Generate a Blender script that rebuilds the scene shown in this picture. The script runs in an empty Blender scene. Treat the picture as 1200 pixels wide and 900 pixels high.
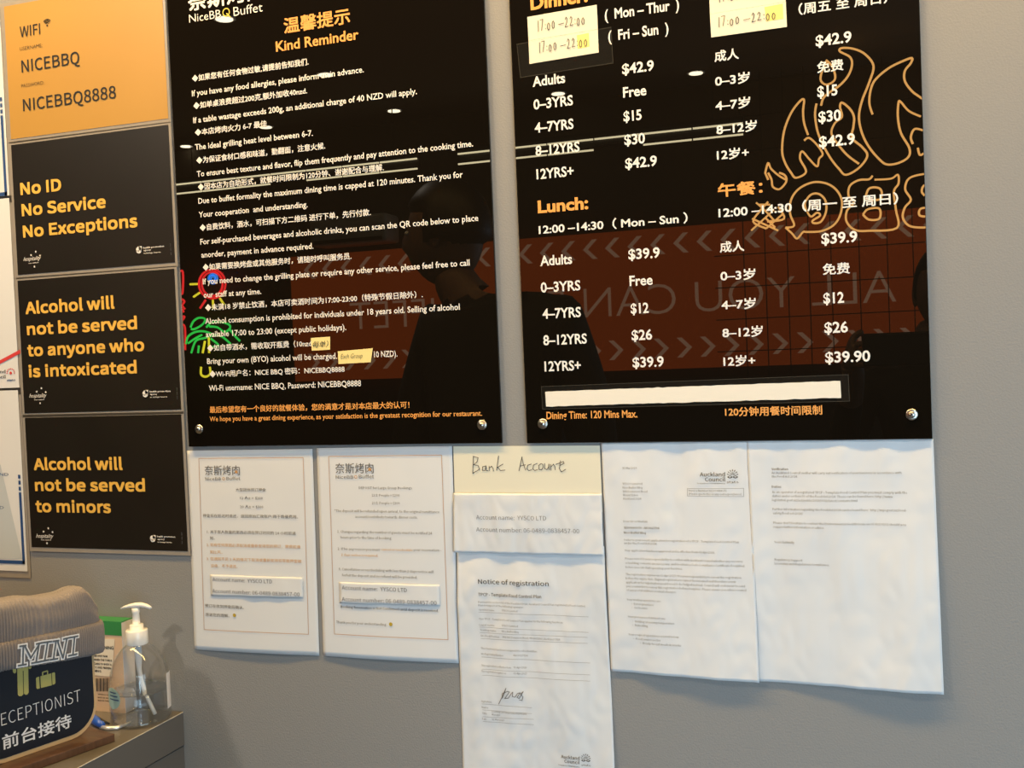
import bpy, bmesh, math, random
from mathutils import Vector, Matrix, noise
random.seed(4)
SC = bpy.context.scene
COL = SC.collection
DG = bpy.context.evaluated_depsgraph_get

# ------------------------------------------------------------------ camera
F = 1250.9; YAW = .3378; PITCH = .0277; ROLL = -.0407; CD = 1.3294; CH = 1.5
fwd = Vector((-math.sin(YAW)*math.cos(PITCH), math.cos(YAW)*math.cos(PITCH), -math.sin(PITCH)))
_rt = Vector((math.cos(YAW), math.sin(YAW), 0)); _up = _rt.cross(fwd)
RT = math.cos(ROLL)*_rt + math.sin(ROLL)*_up
UP = -math.sin(ROLL)*_rt + math.cos(ROLL)*_up
CAM = Vector((0, -CD, CH))
cd = bpy.data.cameras.new('camera'); cam = bpy.data.objects.new('camera', cd); COL.objects.link(cam)
cd.sensor_width = 36; cd.lens = F*36/1200; cd.clip_start = .01; cd.clip_end = 60
m = Matrix((RT, UP, -fwd)).transposed().to_4x4(); m.translation = CAM
cam.matrix_world = m
SC.camera = cam

# ------------------------------------------------------------------ world, lights, exposure
SC.view_settings.view_transform = 'Standard'; SC.view_settings.look = 'None'
SC.cycles.transparent_max_bounces = 24
SC.view_settings.exposure = 0; SC.view_settings.gamma = 1; SC.view_settings.use_curve_mapping = False
w = bpy.data.worlds.new('world'); SC.world = w; w.use_nodes = True
w.node_tree.nodes['Background'].inputs[0].default_value = (.55, .62, .7, 1)
w.node_tree.nodes['Background'].inputs[1].default_value = .25

def area(name, loc, target, sx, sy, power, colr, spread=180):
    l = bpy.data.lights.new(name, 'AREA'); l.shape = 'RECTANGLE'; l.size = sx; l.size_y = sy
    l.energy = power; l.color = colr; l.spread = math.radians(spread)
    o = bpy.data.objects.new(name, l); COL.objects.link(o); o.location = loc
    o.rotation_euler = (Vector(target)-Vector(loc)).to_track_quat('-Z', 'Y').to_euler()
    return o
WARM = (1, .63, .22); COOL = (.58, .82, 1)
area('ceiling_spot_light', (-1.95, -1.6, 2.8), (-1.0, 0, 1.1), .10, .10, 19, (1, .88, .72))
area('ceiling_wash_light', (-.5, -.42, 2.82), (-.5, 0, 1.85), 2.8, .12, 66, WARM)
area('window_daylight', (2.85, -2.3, 1.2), (-.3, 0, .9), 2.4, 1.8, 74, COOL)
area('cool_front_fill', (1.7, -4.2, 1.15), (-.5, 0, .9), 1.8, 1.9, 148, COOL)  # unseen cool fill, added behind the camera for frontal light on the wall

# ------------------------------------------------------------------ pixel rays -> real points
def ray(px, py): return (px-600)/F*RT + (450-py)/F*UP + fwd
def on(px, py, p0, n):
    d = ray(px, py); n = Vector(n); return CAM + d*((Vector(p0)-CAM).dot(n)/d.dot(n))
def W(px, py, y=0.0): return on(px, py, (0, y, 0), (0, 1, 0))
def ZP(px, py, z): return on(px, py, (0, 0, z), (0, 0, 1))
def Xat(px, z, y=0.0):                       # x on the plane y at height z that the photo shows in column px
    k = px-600; a = Vector((0, y+CD, z-CH))
    return (k*a.dot(fwd) - F*a.dot(RT))/(F*RT.x - k*fwd.x)
def MIR(px, py, D):                          # a point seen reflected in the wall boards, D in front of the wall
    p = W(px, py, D); return Vector((p.x, -D, p.z))

# ------------------------------------------------------------------ materials
MATS = {}
def lin(c):
    return tuple(((v/255)/12.92 if v/255 <= .04045 else ((v/255+.055)/1.055)**2.4) for v in c)
def mat(name, colr, rough=.6, metal=0, spec=.5, nz=None, bump=0, bscale=200, var=0, emit=None, estr=0, ior=1.45, coat=0, trans=0, alpha=1, sheen=0, stretch=None):
    if name in MATS: return MATS[name]
    mt = bpy.data.materials.new(name); mt.use_nodes = True; nt = mt.node_tree; b = nt.nodes['Principled BSDF']
    b.inputs['Base Color'].default_value = (*colr, 1); b.inputs['Roughness'].default_value = rough
    b.inputs['Metallic'].default_value = metal; b.inputs['IOR'].default_value = ior
    b.inputs['Specular IOR Level'].default_value = spec; b.inputs['Coat Weight'].default_value = coat
    b.inputs['Transmission Weight'].default_value = trans; b.inputs['Alpha'].default_value = alpha
    b.inputs['Sheen Weight'].default_value = sheen
    if emit: b.inputs['Emission Color'].default_value = (*emit, 1); b.inputs['Emission Strength'].default_value = estr
    if var or bump:
        tc = nt.nodes.new('ShaderNodeTexCoord'); mp = nt.nodes.new('ShaderNodeMapping'); nt.links.new(tc.outputs['Object'], mp.inputs[0])
        if stretch: mp.inputs['Scale'].default_value = stretch
        n = nt.nodes.new('ShaderNodeTexNoise'); n.inputs['Scale'].default_value = bscale; n.inputs['Detail'].default_value = 5
        nt.links.new(mp.outputs[0], n.inputs['Vector'])
        if var:
            r = nt.nodes.new('ShaderNodeMix'); r.data_type = 'RGBA'
            r.inputs[6].default_value = (*[c*(1-var) for c in colr], 1); r.inputs[7].default_value = (*[min(1, c*(1+var)) for c in colr], 1)
            nt.links.new(n.outputs['Fac'], r.inputs[0]); nt.links.new(r.outputs[2], b.inputs['Base Color'])
        if bump:
            bm_ = nt.nodes.new('ShaderNodeBump'); bm_.inputs['Strength'].default_value = bump; bm_.inputs['Distance'].default_value = .002
            nt.links.new(n.outputs['Fac'], bm_.inputs['Height']); nt.links.new(bm_.outputs[0], b.inputs['Normal'])
    MATS[name] = mt; return mt
M_wall = mat('grey_wall_paint', (.262, .262, .255), .62, bump=.25, bscale=420, var=.05, spec=.3)
M_dark = mat('dark_room_paint', (.075, .062, .045), .8, var=.2, bscale=3)
M_ceil = mat('ceiling_paint', (.08, .072, .06), .85, var=.1, bscale=3)
M_floor = mat('floor_tile', (.12, .11, .1), .4, var=.2, bscale=4)
M_acr = mat('black_acrylic', (.0055, .0042, .0028), .0, ior=1.52)
M_acre = mat('acrylic_edge', (.12, .11, .11), .2)
M_white = mat('white_print', (.80, .78, .74), .5, spec=.25)
M_orange = mat('orange_print', (.82, .36, .09), .5, spec=.25)
M_gold = mat('gold_print', (.62, .52, .08), .5, spec=.25)
M_steel = mat('screw_steel', (.62, .6, .55), .28, metal=1, bump=.2, bscale=900)
M_paper = mat('white_paper', (.685, .71, .73), .75, var=.03, bscale=14, bump=.12, spec=.25)
M_cream = mat('cream_paper', (.74, .71, .57), .75, var=.03, bscale=14, spec=.25)
M_yelp = mat('yellow_paper', (.86, .72, .30), .75, var=.04, bscale=30, spec=.25)
M_hil = mat('yellow_patch', (.88, .76, .22), .7)
M_strip = mat('beige_tape', (.80, .76, .66), .7, var=.04, bscale=60, stretch=(1, 1, 6))
M_ink = mat('grey_ink', (.10, .10, .105), .7, spec=.2)
M_inkb = mat('black_ink', (.028, .028, .03), .7, spec=.2)
M_inkf = mat('faded_ink', (.20, .20, .21), .7, spec=.2)
M_inkor = mat('tan_ink', (.55, .30, .12), .7, spec=.2)
M_line = mat('copper_line', (.50, .28, .16), .7, spec=.2)
M_smile = mat('smiley_gold', (.45, .32, .03), .7)
M_blue = mat('navy_print', (.02, .07, .22), .5)
M_red = mat('red_print', (.62, .05, .05), .5)
M_greyp = mat('pale_blue_print', (.50, .56, .60), .6)
M_orp = mat('orange_poster', (.43, .242, .05), .42, var=.06, bscale=7, spec=.4)
M_blkp = mat('black_poster', (.0095, .0078, .006), .36, var=.35, bscale=9, bump=.04, spec=.5)
M_yel = mat('yellow_print', (.78, .46, .085), .5, spec=.25)
M_lam = mat('laminate_film', (.34, .31, .27), .3, var=.12, bscale=60, alpha=.85)
M_tape = mat('clear_tape', (.5, .5, .45), .12, alpha=.007)
M_taped = mat('clear_tape_edge', (.35, .33, .26), .4, alpha=.13)
M_top = mat('countertop_laminate', (.135, .126, .117), .33, var=.25, bscale=14, bump=.06)
M_cab = mat('counter_panel', (.115, .112, .108), .42, var=.10, bscale=9, bump=.05)
M_edge = mat('edge_highlight', (.5, .49, .46), .4)
M_walnut = mat('walnut_wood', (.10, .05, .027), .38, var=.55, bscale=26, stretch=(1, 6, 1), coat=.3)
M_ply = mat('light_wood_edge', (.60, .42, .22), .5, var=.1, bscale=40, stretch=(1, 1, 6))
M_navyp = mat('sign_face', (.010, .014, .024), .28, var=.2, bscale=20)
M_olive = mat('olive_print', (.56, .49, .15), .5)
M_signw = mat('sign_white_print', (.78, .80, .84), .45)
M_plast = mat('white_plastic', (.82, .82, .80), .32, coat=.3)
M_tube = mat('milky_tube', (.75, .78, .8), .3, alpha=.75)
M_green = mat('green_card', (.035, .24, .075), .4, var=.08, bscale=30)
M_tan = mat('kraft_card', (.68, .50, .34), .6, var=.05, bscale=40)
M_side = mat('white_card', (.72, .70, .70), .6)
M_lbl = mat('label_cream', (.80, .74, .60), .6)
M_mint = mat('mint_label', (.36, .55, .53), .5)
M_bluep = mat('blue_plastic', (.02, .10, .55), .3, coat=.4)
M_blackp = mat('black_plastic', (.015, .015, .016), .4)
M_chrome = mat('chrome', (.9, .92, .94), .3, metal=.6)
M_jacket = mat('dark_jacket', (.010, .010, .011), .85)
M_trouser = mat('dark_trousers', (.012, .013, .018), .85)
M_skin = mat('skin', (.20, .11, .075), .55)
M_hair = mat('black_hair', (.006, .005, .005), .5)
M_lampw = mat('lamp_white', (1, 1, 1), .5, emit=(1, .86, .60), estr=30)
M_strl = mat('strip_light_glow', (1, 1, 1), .5, emit=(1, .85, .50), estr=14)
M_banner = mat('lit_red_panel', (.2, .03, .01), .5, emit=(1, .15, .016), estr=1.1)
M_banl = mat('lit_panel_lettering', (.3, .3, .3), .5, emit=(.62, .32, .19), estr=3.0)
M_neono = mat('amber_neon', (1, .6, .2), .4, emit=(1, .50, .14), estr=15)
M_neong = mat('green_neon', (.1, 1, .2), .4, emit=(.05, 1, .12), estr=9)
M_neonr = mat('red_neon', (1, .05, .05), .4, emit=(1, .03, .03), estr=13)
M_neony = mat('yellow_neon', (1, 1, .1), .4, emit=(1, .85, .04), estr=13)
M_neonb = mat('blue_neon', (.1, .4, 1), .4, emit=(.05, .32, 1), estr=11)
M_unit = mat('unit_grey', (.55, .5, .4), .6)

# knitted wool, two yarn tones mixed by a large soft noise
def knit(name, c1, c2):
    mt = bpy.data.materials.new(name); mt.use_nodes = True; nt = mt.node_tree; b = nt.nodes['Principled BSDF']
    tc = nt.nodes.new('ShaderNodeTexCoord'); n = nt.nodes.new('ShaderNodeTexNoise'); n.inputs['Scale'].default_value = 900
    nt.links.new(tc.outputs['Object'], n.inputs['Vector'])
    r = nt.nodes.new('ShaderNodeMix'); r.data_type = 'RGBA'; r.inputs[6].default_value = (*c1, 1); r.inputs[7].default_value = (*c2, 1)
    nt.links.new(n.outputs['Fac'], r.inputs[0]); nt.links.new(r.outputs[2], b.inputs['Base Color'])
    bp = nt.nodes.new('ShaderNodeBump'); bp.inputs['Strength'].default_value = .5; bp.inputs['Distance'].default_value = .001
    nt.links.new(n.outputs['Fac'], bp.inputs['Height']); nt.links.new(bp.outputs[0], b.inputs['Normal'])
    b.inputs['Roughness'].default_value = .95; b.inputs['Sheen Weight'].default_value = .25; b.inputs['Specular IOR Level'].default_value = .1
    return mt
M_knit = knit('taupe_knit', (.185, .168, .168), (.28, .252, .248))
M_knitl = mat('embroidery_white', (.74, .77, .83), .8)
M_knitg = mat('embroidery_grey', (.10, .125, .16), .85)

def glassmat(name, tint, rough=0., ior=1.4):
    mt = bpy.data.materials.new(name); mt.use_nodes = True; nt = mt.node_tree; nt.nodes.clear()
    out = nt.nodes.new('ShaderNodeOutputMaterial'); g = nt.nodes.new('ShaderNodeBsdfGlossy'); t = nt.nodes.new('ShaderNodeBsdfTransparent')
    mx = nt.nodes.new('ShaderNodeMixShader'); fr = nt.nodes.new('ShaderNodeLayerWeight'); pw = nt.nodes.new('ShaderNodeMath'); pw.operation = 'POWER'; pw.inputs[1].default_value = 3; po = nt.nodes.new('ShaderNodeMath'); po.operation = 'MULTIPLY_ADD'; po.inputs[1].default_value = .85; po.inputs[2].default_value = (ior-1)**2/(ior+1)**2; nt.links.new(fr.outputs['Facing'], pw.inputs[0]); nt.links.new(pw.outputs[0], po.inputs[0])
    t.inputs[0].default_value = (*tint, 1); g.inputs['Roughness'].default_value = rough; g.inputs[0].default_value = (.9, .93, .95, 1)
    nt.links.new(po.outputs[0], mx.inputs[0]); nt.links.new(t.outputs[0], mx.inputs[1]); nt.links.new(g.outputs[0], mx.inputs[2])
    nt.links.new(mx.outputs[0], out.inputs[0]); return mt
M_pet = glassmat('clear_plastic', (.955, .96, .965), .06, 1.5)
M_gel = glassmat('clear_gel', (.955, .965, .97), .03, 1.3)

# ------------------------------------------------------------------ mesh helpers
def link(name, verts, faces, mt, parent=None, smooth=False):
    me = bpy.data.meshes.new(name); me.from_pydata([tuple(v) for v in verts], [], faces); me.update()
    o = bpy.data.objects.new(name, me); COL.objects.link(o)
    for x in (mt if isinstance(mt, (list, tuple)) else [mt]): me.materials.append(x)
    if smooth: me.polygons.foreach_set('use_smooth', [True]*len(me.polygons))
    if parent is not None: put(o, parent)
    return o
def put(o, parent):
    o.parent = parent; o.matrix_parent_inverse = parent.matrix_world.inverted()
def empty(name, loc, label=None, cat=None, group=None):
    o = bpy.data.objects.new(name, None); COL.objects.link(o); o.location = loc; o.empty_display_size = .05
    o.matrix_world = Matrix.Translation(loc)
    return tag(o, label, cat, group)
def tag(o, label=None, cat=None, group=None, kind=None):
    for k, v in (('label', label), ('category', cat), ('group', group), ('kind', kind)):
        if v: o[k] = v
    return o
class MB:
    def __init__(s): s.v = []; s.f = []; s.R = []
    def add(s, v, f):
        n = len(s.v); s.v += [Vector(x) for x in v]; s.f += [tuple(i+n for i in q) for q in f]; return s
    def box(s, a, b):
        (x0, y0, z0), (x1, y1, z1) = a, b
        v = [(x, y, z) for z in (z0, z1) for y in (y0, y1) for x in (x0, x1)]
        return s.add(v, [(0, 2, 3, 1), (4, 5, 7, 6), (0, 1, 5, 4), (2, 6, 7, 3), (0, 4, 6, 2), (1, 3, 7, 5)])
    def prism(s, pts, off):                      # polygon (world points) extruded by vector off
        n = len(pts); off = Vector(off); v = [Vector(p) for p in pts]; v += [p+off for p in v]
        f = [tuple(range(n)), tuple(range(2*n-1, n-1, -1))] + [(i, i+n, (i+1) % n+n, (i+1) % n) for i in range(n)]
        return s.add(v, f)
    def tube(s, pts, r, n=8, closed=False):
        pts = [Vector(p) for p in pts]; N = len(pts); rr = r if isinstance(r, list) else [r]*N
        ref = None; rings = []
        for i, p in enumerate(pts):
            a = pts[(i-1) % N] if (closed or i > 0) else p; b = pts[(i+1) % N] if (closed or i < N-1) else p
            t = (b-a).normalized() if (b-a).length > 1e-9 else Vector((0, 0, 1))
            if ref is None: ref = t.orthogonal()
            u = (ref - t*ref.dot(t)); u = u.normalized() if u.length > 1e-6 else t.orthogonal().normalized()
            ref = u; w_ = t.cross(u)
            rings.append([p + (u*math.cos(6.28318*k/n) + w_*math.sin(6.28318*k/n))*rr[i] for k in range(n)])
        v = [q for r_ in rings for q in r_]; f = []
        for i in range(N if closed else N-1):
            j = (i+1) % N
            for k in range(n): f.append((i*n+k, i*n+(k+1) % n, j*n+(k+1) % n, j*n+k))
        if not closed: f += [tuple(range(n-1, -1, -1)), tuple((N-1)*n+k for k in range(n))]
        return s.add(v, f)
    def lathe(s, prof, c, n=40, cap=True):
        v = []; f = []; P = len(prof)
        for r, z in prof:
            for k in range(n): a = 6.28318530718*k/n; v.append((c[0]+r*math.cos(a), c[1]+r*math.sin(a), c[2]+z))
        for i in range(P-1):
            for k in range(n): f.append((i*n+k, i*n+(k+1) % n, (i+1)*n+(k+1) % n, (i+1)*n+k))
        if cap: f += [tuple(range(n-1, -1, -1)), tuple((P-1)*n+k for k in range(n))]
        return s.add(v, f)
    def row(s):                                  # everything added from here on is a piece of its own
        if s.v: s.R.append((s.v, s.f)); s.v = []; s.f = []
    def build(s, name, mt, parent=None, smooth=False):
        o = None
        for v, f in s.R: o = link(name, v, f, mt, parent, smooth)
        return link(name, s.v, s.f, mt, parent, smooth) if s.v else o
def bevel(o, w_, seg=2):
    b = o.modifiers.new('bevel', 'BEVEL'); b.width = w_; b.segments = seg; b.limit_method = 'ANGLE'; return o

# ------------------------------------------------------------------ lettering
TC = bpy.data.curves.new('lettering_source', 'FONT'); TO = bpy.data.objects.new('lettering_source', TC); COL.objects.link(TO)
BF = TC.font
try:                                            # Blender's own interface font; falls back to the built-in one
    IF = bpy.data.fonts.load(bpy.utils.system_resource('DATAFILES') + '/fonts/Noto Sans CJK Regular.woff2')
except Exception: IF = BF
TC2 = TO2 = None
def glyphs(s, bold=0., res=3, shear=0, spacing=1., inter=False):
    global TC2, TO2
    if TC2 is None:
        TC2 = bpy.data.curves.new('lettering_source', 'FONT'); TC2.font = IF; TO2 = bpy.data.objects.new('lettering_source', TC2); COL.objects.link(TO2)
    c_, o_ = (TC2, TO2) if inter else (TC, TO)
    c_.body = s; c_.offset = bold; c_.resolution_u = res; c_.shear = shear; c_.space_character = spacing
    bpy.context.view_layer.update()
    ev = o_.evaluated_get(DG()); me = ev.to_mesh()
    v = [(q.co.x, q.co.y) for q in me.vertices]; f = [tuple(p.vertices) for p in me.polygons]
    ev.to_mesh_clear(); return v, f
GAP = {}
def batch(strs, bold=0., res=3, shear=0, spacing=1., inter=False):      # many lines in one evaluation, split again by height
    if len(strs) == 1: return [glyphs(strs[0], bold, res, shear, spacing, inter)]
    for c_ in (TC, TC2):
        if c_: c_.space_line = 3
    if inter not in GAP:
        v, f = glyphs('H\nH', 0, 1, 0, 1, inter); ys = [q[1] for q in v]; GAP[inter] = (max(ys)-min(ys))-max(y for y in ys if y < min(ys)+1)+min(ys)
    g = GAP[inter]
    v, f = glyphs('\n'.join(strs), bold, res, shear, spacing, inter)
    for c_ in (TC, TC2):
        if c_: c_.space_line = 1
    idx = [int((1.5-y)/g) for x, y in v]; out = [([], []) for _ in strs]; mp = []
    for (x, y), i in zip(v, idx): mp.append(len(out[i][0])); out[i][0].append((x, y+i*g))
    for q in f: out[idx[q[0]]][1].append(tuple(mp[k] for k in q))
    return out
def caph(ch, inter=False):
    v, f = glyphs(ch, 0, 3, inter=inter); return max(q[1] for q in v)-min(q[1] for q in v)
CAPB = caph('H'); CAPI = caph('H', True); CAPC = caph('国')
def is_cjk(s): return any(ord(c) > 0x2E80 for c in s)
def flat(x, z): return 0.
# rows: (text, px x of left end, px y of baseline, px x of right end); cap = cap height in metres
def rows(mb, rr, cap, y=0., dy=flat, bold=.012, eps=.0004, ang=0., res=3, shear=0, spacing=1., inter=False, fat=0):
    fb = []
    for r in rr:
        c = r[4] if len(r) > 4 else cap
        fb.append((bold*c*.7, 0) if inter and bold > .005 and not fat else (fat, bold))
    got = [None]*len(rr)
    for use in (False, True):
        ix = [i for i, r in enumerate(rr) if (inter and not is_cjk(r[0])) == use]
        if ix:
            for i, g in zip(ix, batch([rr[i][0] for i in ix], fb[0][1], res, shear, spacing, use)): got[i] = g
    for ri, r in enumerate(rr):
        s, x0, y0, x1 = r[:4]; c = r[4] if len(r) > 4 else cap
        fat_ = fb[ri][0]; v, f = got[ri]
        if not v: continue
        a = min(q[0] for q in v); b = max(q[0] for q in v)
        P = W(x0, y0, y); L = (Xat(x1, P.z, y)-P.x)
        kx = L/(b-a); ky = c/(CAPC if is_cjk(s) else CAPI if inter else CAPB)
        for_ = []
        if fat_:
            n_ = len(v); v = [(p+i_*fat_*(b-a)/L, q+j_*fat_/ky) for i_, j_ in ((0, 0), (1, 0), (0, 1), (1, 1)) for p, q in v]; f = [tuple(k_+n_*i_ for k_ in g) for i_ in range(4) for g in f]
        for q_, (gx, gy) in enumerate(v):
            lx = (gx-a)*kx; lz = gy*ky
            X = P.x + lx*math.cos(ang) - lz*math.sin(ang); Z = P.z + lx*math.sin(ang) + lz*math.cos(ang)
            for_.append((X, y + dy(X, Z) - eps - (.00004*(q_//n_) if fat_ else 0), Z))
        mb.row(); mb.add(for_, f); mb.row()
def ribbon(mb, pts, wd, y=0., dy=flat, eps=.0005, world=False):   # flat pen stroke along pixel points on the wall plane
    P = [(p if world else W(p[0], p[1], y)) for p in pts]
    for a, b in zip(P[:-1], P[1:]):
        d = Vector((b[0]-a[0], 0, b[2]-a[2]))
        if d.length < 1e-7: continue
        d.normalize(); n = Vector((-d.z, 0, d.x))*wd/2; e = d*wd*.4; a = Vector(a); b = Vector(b)
        q = [a-e-n, b+e-n, b+e+n, a-e+n]
        for t in q: t.y = y + dy(t.x, t.z) - eps
        mb.add(q, [(0, 1, 2, 3)])
def disc(mb, px, py, r, y=0., dy=flat, eps=.0006, n=14, inner=0):
    c = W(px, py, y); v = []
    for k in range(n):
        a = 6.283*k/n; v.append(Vector((c.x+r*math.cos(a), 0, c.z+r*math.sin(a))))
    if inner:
        for k in range(n):
            a = 6.283*k/n; v.append(Vector((c.x+r*inner*math.cos(a), 0, c.z+r*inner*math.sin(a))))
    for q in v: q.y = y+dy(q.x, q.z)-eps
    mb.add(v, [tuple(range(n))] if not inner else [(k, (k+1) % n, (k+1) % n+n, k+n) for k in range(n)])

def sheet(name, corners, mt, y=0., thick=.0003, dy=flat, nu=1, nv=1, parent=None, eps=0., jag=0):
    """thin sheet from 4 corners TL,TR,BR,BL given as pixels (or world points), following dy"""
    P = [(c if isinstance(c, Vector) else W(c[0], c[1], y)) for c in corners]
    tl, tr, br, bl = P; v = []; f = []
    for side in (0, 1):
        for j in range(nv+1):
            for i in range(nu+1):
                u = i/nu; t = j/nv
                q = (tl*(1-u)+tr*u)*(1-t) + (bl*(1-u)+br*u)*t
                jj = jag*noise.noise(Vector((q.x*160, 3, q.z*20))) if jag and (j == 0 or j == nv) else 0
                v.append(Vector((q.x, y+dy(q.x, q.z)-eps-(thick if side == 0 else 0), q.z+jj)))
    n1 = (nu+1)*(nv+1); w1 = nu+1
    for j in range(nv):
        for i in range(nu):
            a = j*w1+i; f.append((a, a+w1, a+w1+1, a+1)); a += n1; f.append((a, a+1, a+w1+1, a+w1))
    def edge(a, b): f.append((a, b, b+n1, a+n1))
    for i in range(nu): edge(i, i+1); edge(nv*w1+i+1, nv*w1+i)
    for j in range(nv): edge((j+1)*w1, j*w1); edge(j*w1+nu, (j+1)*w1+nu)
    return link(name, v, f, mt, parent, smooth=(nu > 2 and not jag))

# ================================================================== the setting
def struct(o): return tag(o, kind='structure')
X0, X1, Y0, ZC = -4.25, 3.0, -4.35, 2.87
struct(MB().box((X0, 0, 0), (X1, .1, ZC)).build('wall_back', M_wall))
struct(MB().box((X0-.1, Y0-.1, -.1), (X1+.1, .1, 0)).build('floor', M_floor))
struct(MB().box((X0-.1, Y0-.1, ZC), (X1+.1, .1, ZC+.1)).build('ceiling', M_ceil))
struct(MB().box((X0-.1, Y0, 0), (X0, 0, ZC)).build('wall_left', M_dark))
struct(MB().box((X1, Y0, 0), (X1+.1, 0, ZC)).build('wall_right', M_dark))
struct(MB().box((X0, Y0-.1, 0), (X1, Y0, ZC)).build('wall_front', M_dark))

# ================================================================== the two acrylic boards
BY = -.0062                                    # front face of the boards
def board(label, x0, x1, z0, z1):
    t = empty('menu_board', ((x0+x1)/2, BY, z0), label, 'sign')
    o = MB().box((x0, BY, z0), (x1, BY+.0045, z1)).build('panel', M_acr, t); bevel(o, .0005, 1)
    return t
def corner(px, py): return W(px, py, BY)
b1 = board('black glossy reminder board full of white bilingual house rules, headed Kind Reminder in orange',
           W(221.1, 523.7, BY).x, W(588.2, 518.9, BY).x, W(400, 521.5, BY).z, 2.16)
b2 = board('black glossy price board listing dinner and lunch prices in white with orange headings',
           W(617.6, 518.4, BY).x, W(1092.8, 515.4, BY).x, W(850, 517, BY).z, 2.16)
MATS['acrylic_edge']
def screw(px, py, parent, dark=False):
    c = W(px, py, BY); t = MB()
    t.lathe([(.0068, 0), (.0068, .0006), (.0058, .0012), (.0032, .0014)], (0, 0, 0), 20)
    t.lathe([(.0036, .0012), (.0040, .0030), (.0030, .0042), (.0012, .0046)], (0, 0, 0), 16)
    v = [(c.x+p.x, BY-p.z, c.z+p.y) for p in t.v]
    o = link('screw', v, [tuple(reversed(q)) for q in t.f], M_steel, parent, True)
    r = MB()
    for k in range(2):
        a = .6+k*1.5708; d = Vector((math.cos(a), 0, math.sin(a)))*.0022; n = Vector((-math.sin(a), 0, math.cos(a)))*.0004
        q = [c-d-n, c+d-n, c+d+n, c-d+n]
        r.prism([Vector((p.x, BY-.0044, p.z)) for p in q], (0, -.0004, 0))
    r.build('screw_slot', M_blackp, o)
for q in ((233.2, 502.9), (564.8, 497.9)): screw(*q, b1)
for q in ((636, 496.6), (1068.5, 485.7)): screw(*q, b2)
for bb, xs in ((b1, (-.97, -.50)), (b2, (-.43, .03))):
    for x in xs:
        t = MB(); t.lathe([(.0068, 0), (.0068, .0008), (.004, .003), (.001, .0046)], (0, 0, 0), 16)
        link('screw', [(x+p.x, BY-p.z, 2.14+p.y) for p in t.v], [tuple(reversed(q)) for q in t.f], M_steel, bb, True)

t = MB()
rows(t, [('奈斯烤肉', 221, 12, 309)], .0235, BY, bold=0, fat=.0012)
t.build('logo_lettering', M_white, b1)
t = MB(); rows(t, [('NiceBB', 222, 26.7, 259)], .0115, BY, bold=-.004); rows(t, [('Buffet', 274, 19, 308)], .0125, BY, bold=-.004)
t.build('logo_name', M_white, b1)
t = MB(); disc(t, 265.2, 14.5, .0062, BY, inner=.74, n=24); ribbon(t, [(266, 16), (270, 20)], .0016, BY); t.build('logo_ring', M_gold, b1)
t = MB(); rows(t, [('温馨提示', 333, 38.4, 410)], .0200, BY, bold=0, fat=.0009)
rows(t, [('Kind Reminder', 323.7, 60.5, 420.6)], .0135, BY, bold=.020)
t.build('heading', M_orange, b1)
EN = [("If you have any food allergies, please inform us in advance.", 225.2, 112.9, 426.5),
("If a table wastage exceeds 200g, an additional charge of 40 NZD will apply.", 226.8, 144.4, 488.7),
("The ideal grilling heat level between 6-7.", 228.8, 175.8, 366.9),
("To ensure best texture and flavor, flip them frequently and pay attention to the cooking time.", 230.9, 207.3, 554.5),
("Due to buffet formality the maximum dining time is capped at 120 minutes. Thank you for", 232.7, 238.9, 542.6),
("Your cooperation  and understanding.", 233.2, 254.9, 360.7),
("For self-purchased beverages and alcoholic drinks, you can scan the QR code below to place", 235, 286.6, 560.7),
("anorder, payment in advance required.", 236.2, 302, 367.5),
("If you need to change the grilling plate or require any other service, please feel free to call", 238, 333.3, 550.6),
("our staff at any time.", 238.9, 348.9, 306.5),
("Alcohol consumption is prohibited for individuals under 18 years old. Selling of alcohol", 240.7, 379.7, 539),
("available 17:00 to 23:00 (except public holidays).", 241.6, 395.1, 406),
("Bring your own (BYO) alcohol will be charged.", 243, 426.6, 395.3), ("10 NZD).", 438.5, 418.8, 465.9),
("Wi-Fi username: NICE BBQ, Password: NICEBBQ8888", 245.1, 458.1, 423.4)]
CN = [("◆如果您有任何食物过敏,请提前告知我们.", 225.5, 95.5, 361.6), ("◆如单桌浪费超过200克,额外加收40nzd.", 227, 127.5, 359.8),
("◆本店烤肉火力 6-7 最佳", 228.8, 158.7, 312.7), ("◆为保证食材口感和味道，勤翻面，注意火候.", 230.5, 191.5, 381),
("◆因本店为自助形式，就餐时间限制为120分钟、谢谢配合与理解.", 232.3, 222.6, 449.6),
("◆自费饮料，酒水，可扫描下方二维码 进行下单，先行付款.", 234.5, 270.2, 434.5),
("◆如果需要换烤盘或其他服务时，请随时呼叫服务员.", 238, 316.6, 411.7),
("◆未满18 岁禁止饮酒，本店可卖酒时间为17:00-23:00（特殊节假日除外）.", 240.7, 363.8, 495.3),
("◆如自带酒水，需收取开瓶费（10nzd", 243.3, 411.2, 365), ("◆Wi-Fi用户名：NICE BBQ 密码：NICEBBQ8888", 246, 441.6, 403.9)]
t = MB(); rows(t, EN, .0080, BY, bold=.014, res=2); rows(t, CN, .0088, BY, bold=0, res=2, fat=.00035); t.build('lettering', M_white, b1)
t = MB(); rows(t, [("最后希望您有一个良好的就餐体验，您的满意才是对本店最大的认可！", 246, 483.4, 479.8)], .0088, BY, bold=0, res=2, fat=.0004)
rows(t, [("We hope you have a great dining experience, as your satisfaction is the greatest recognition for our restaurant.", 246, 493.7, 565.1)], .0068, BY, bold=.014, res=2)
t.build('closing_lettering', M_orange, b1)

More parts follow.
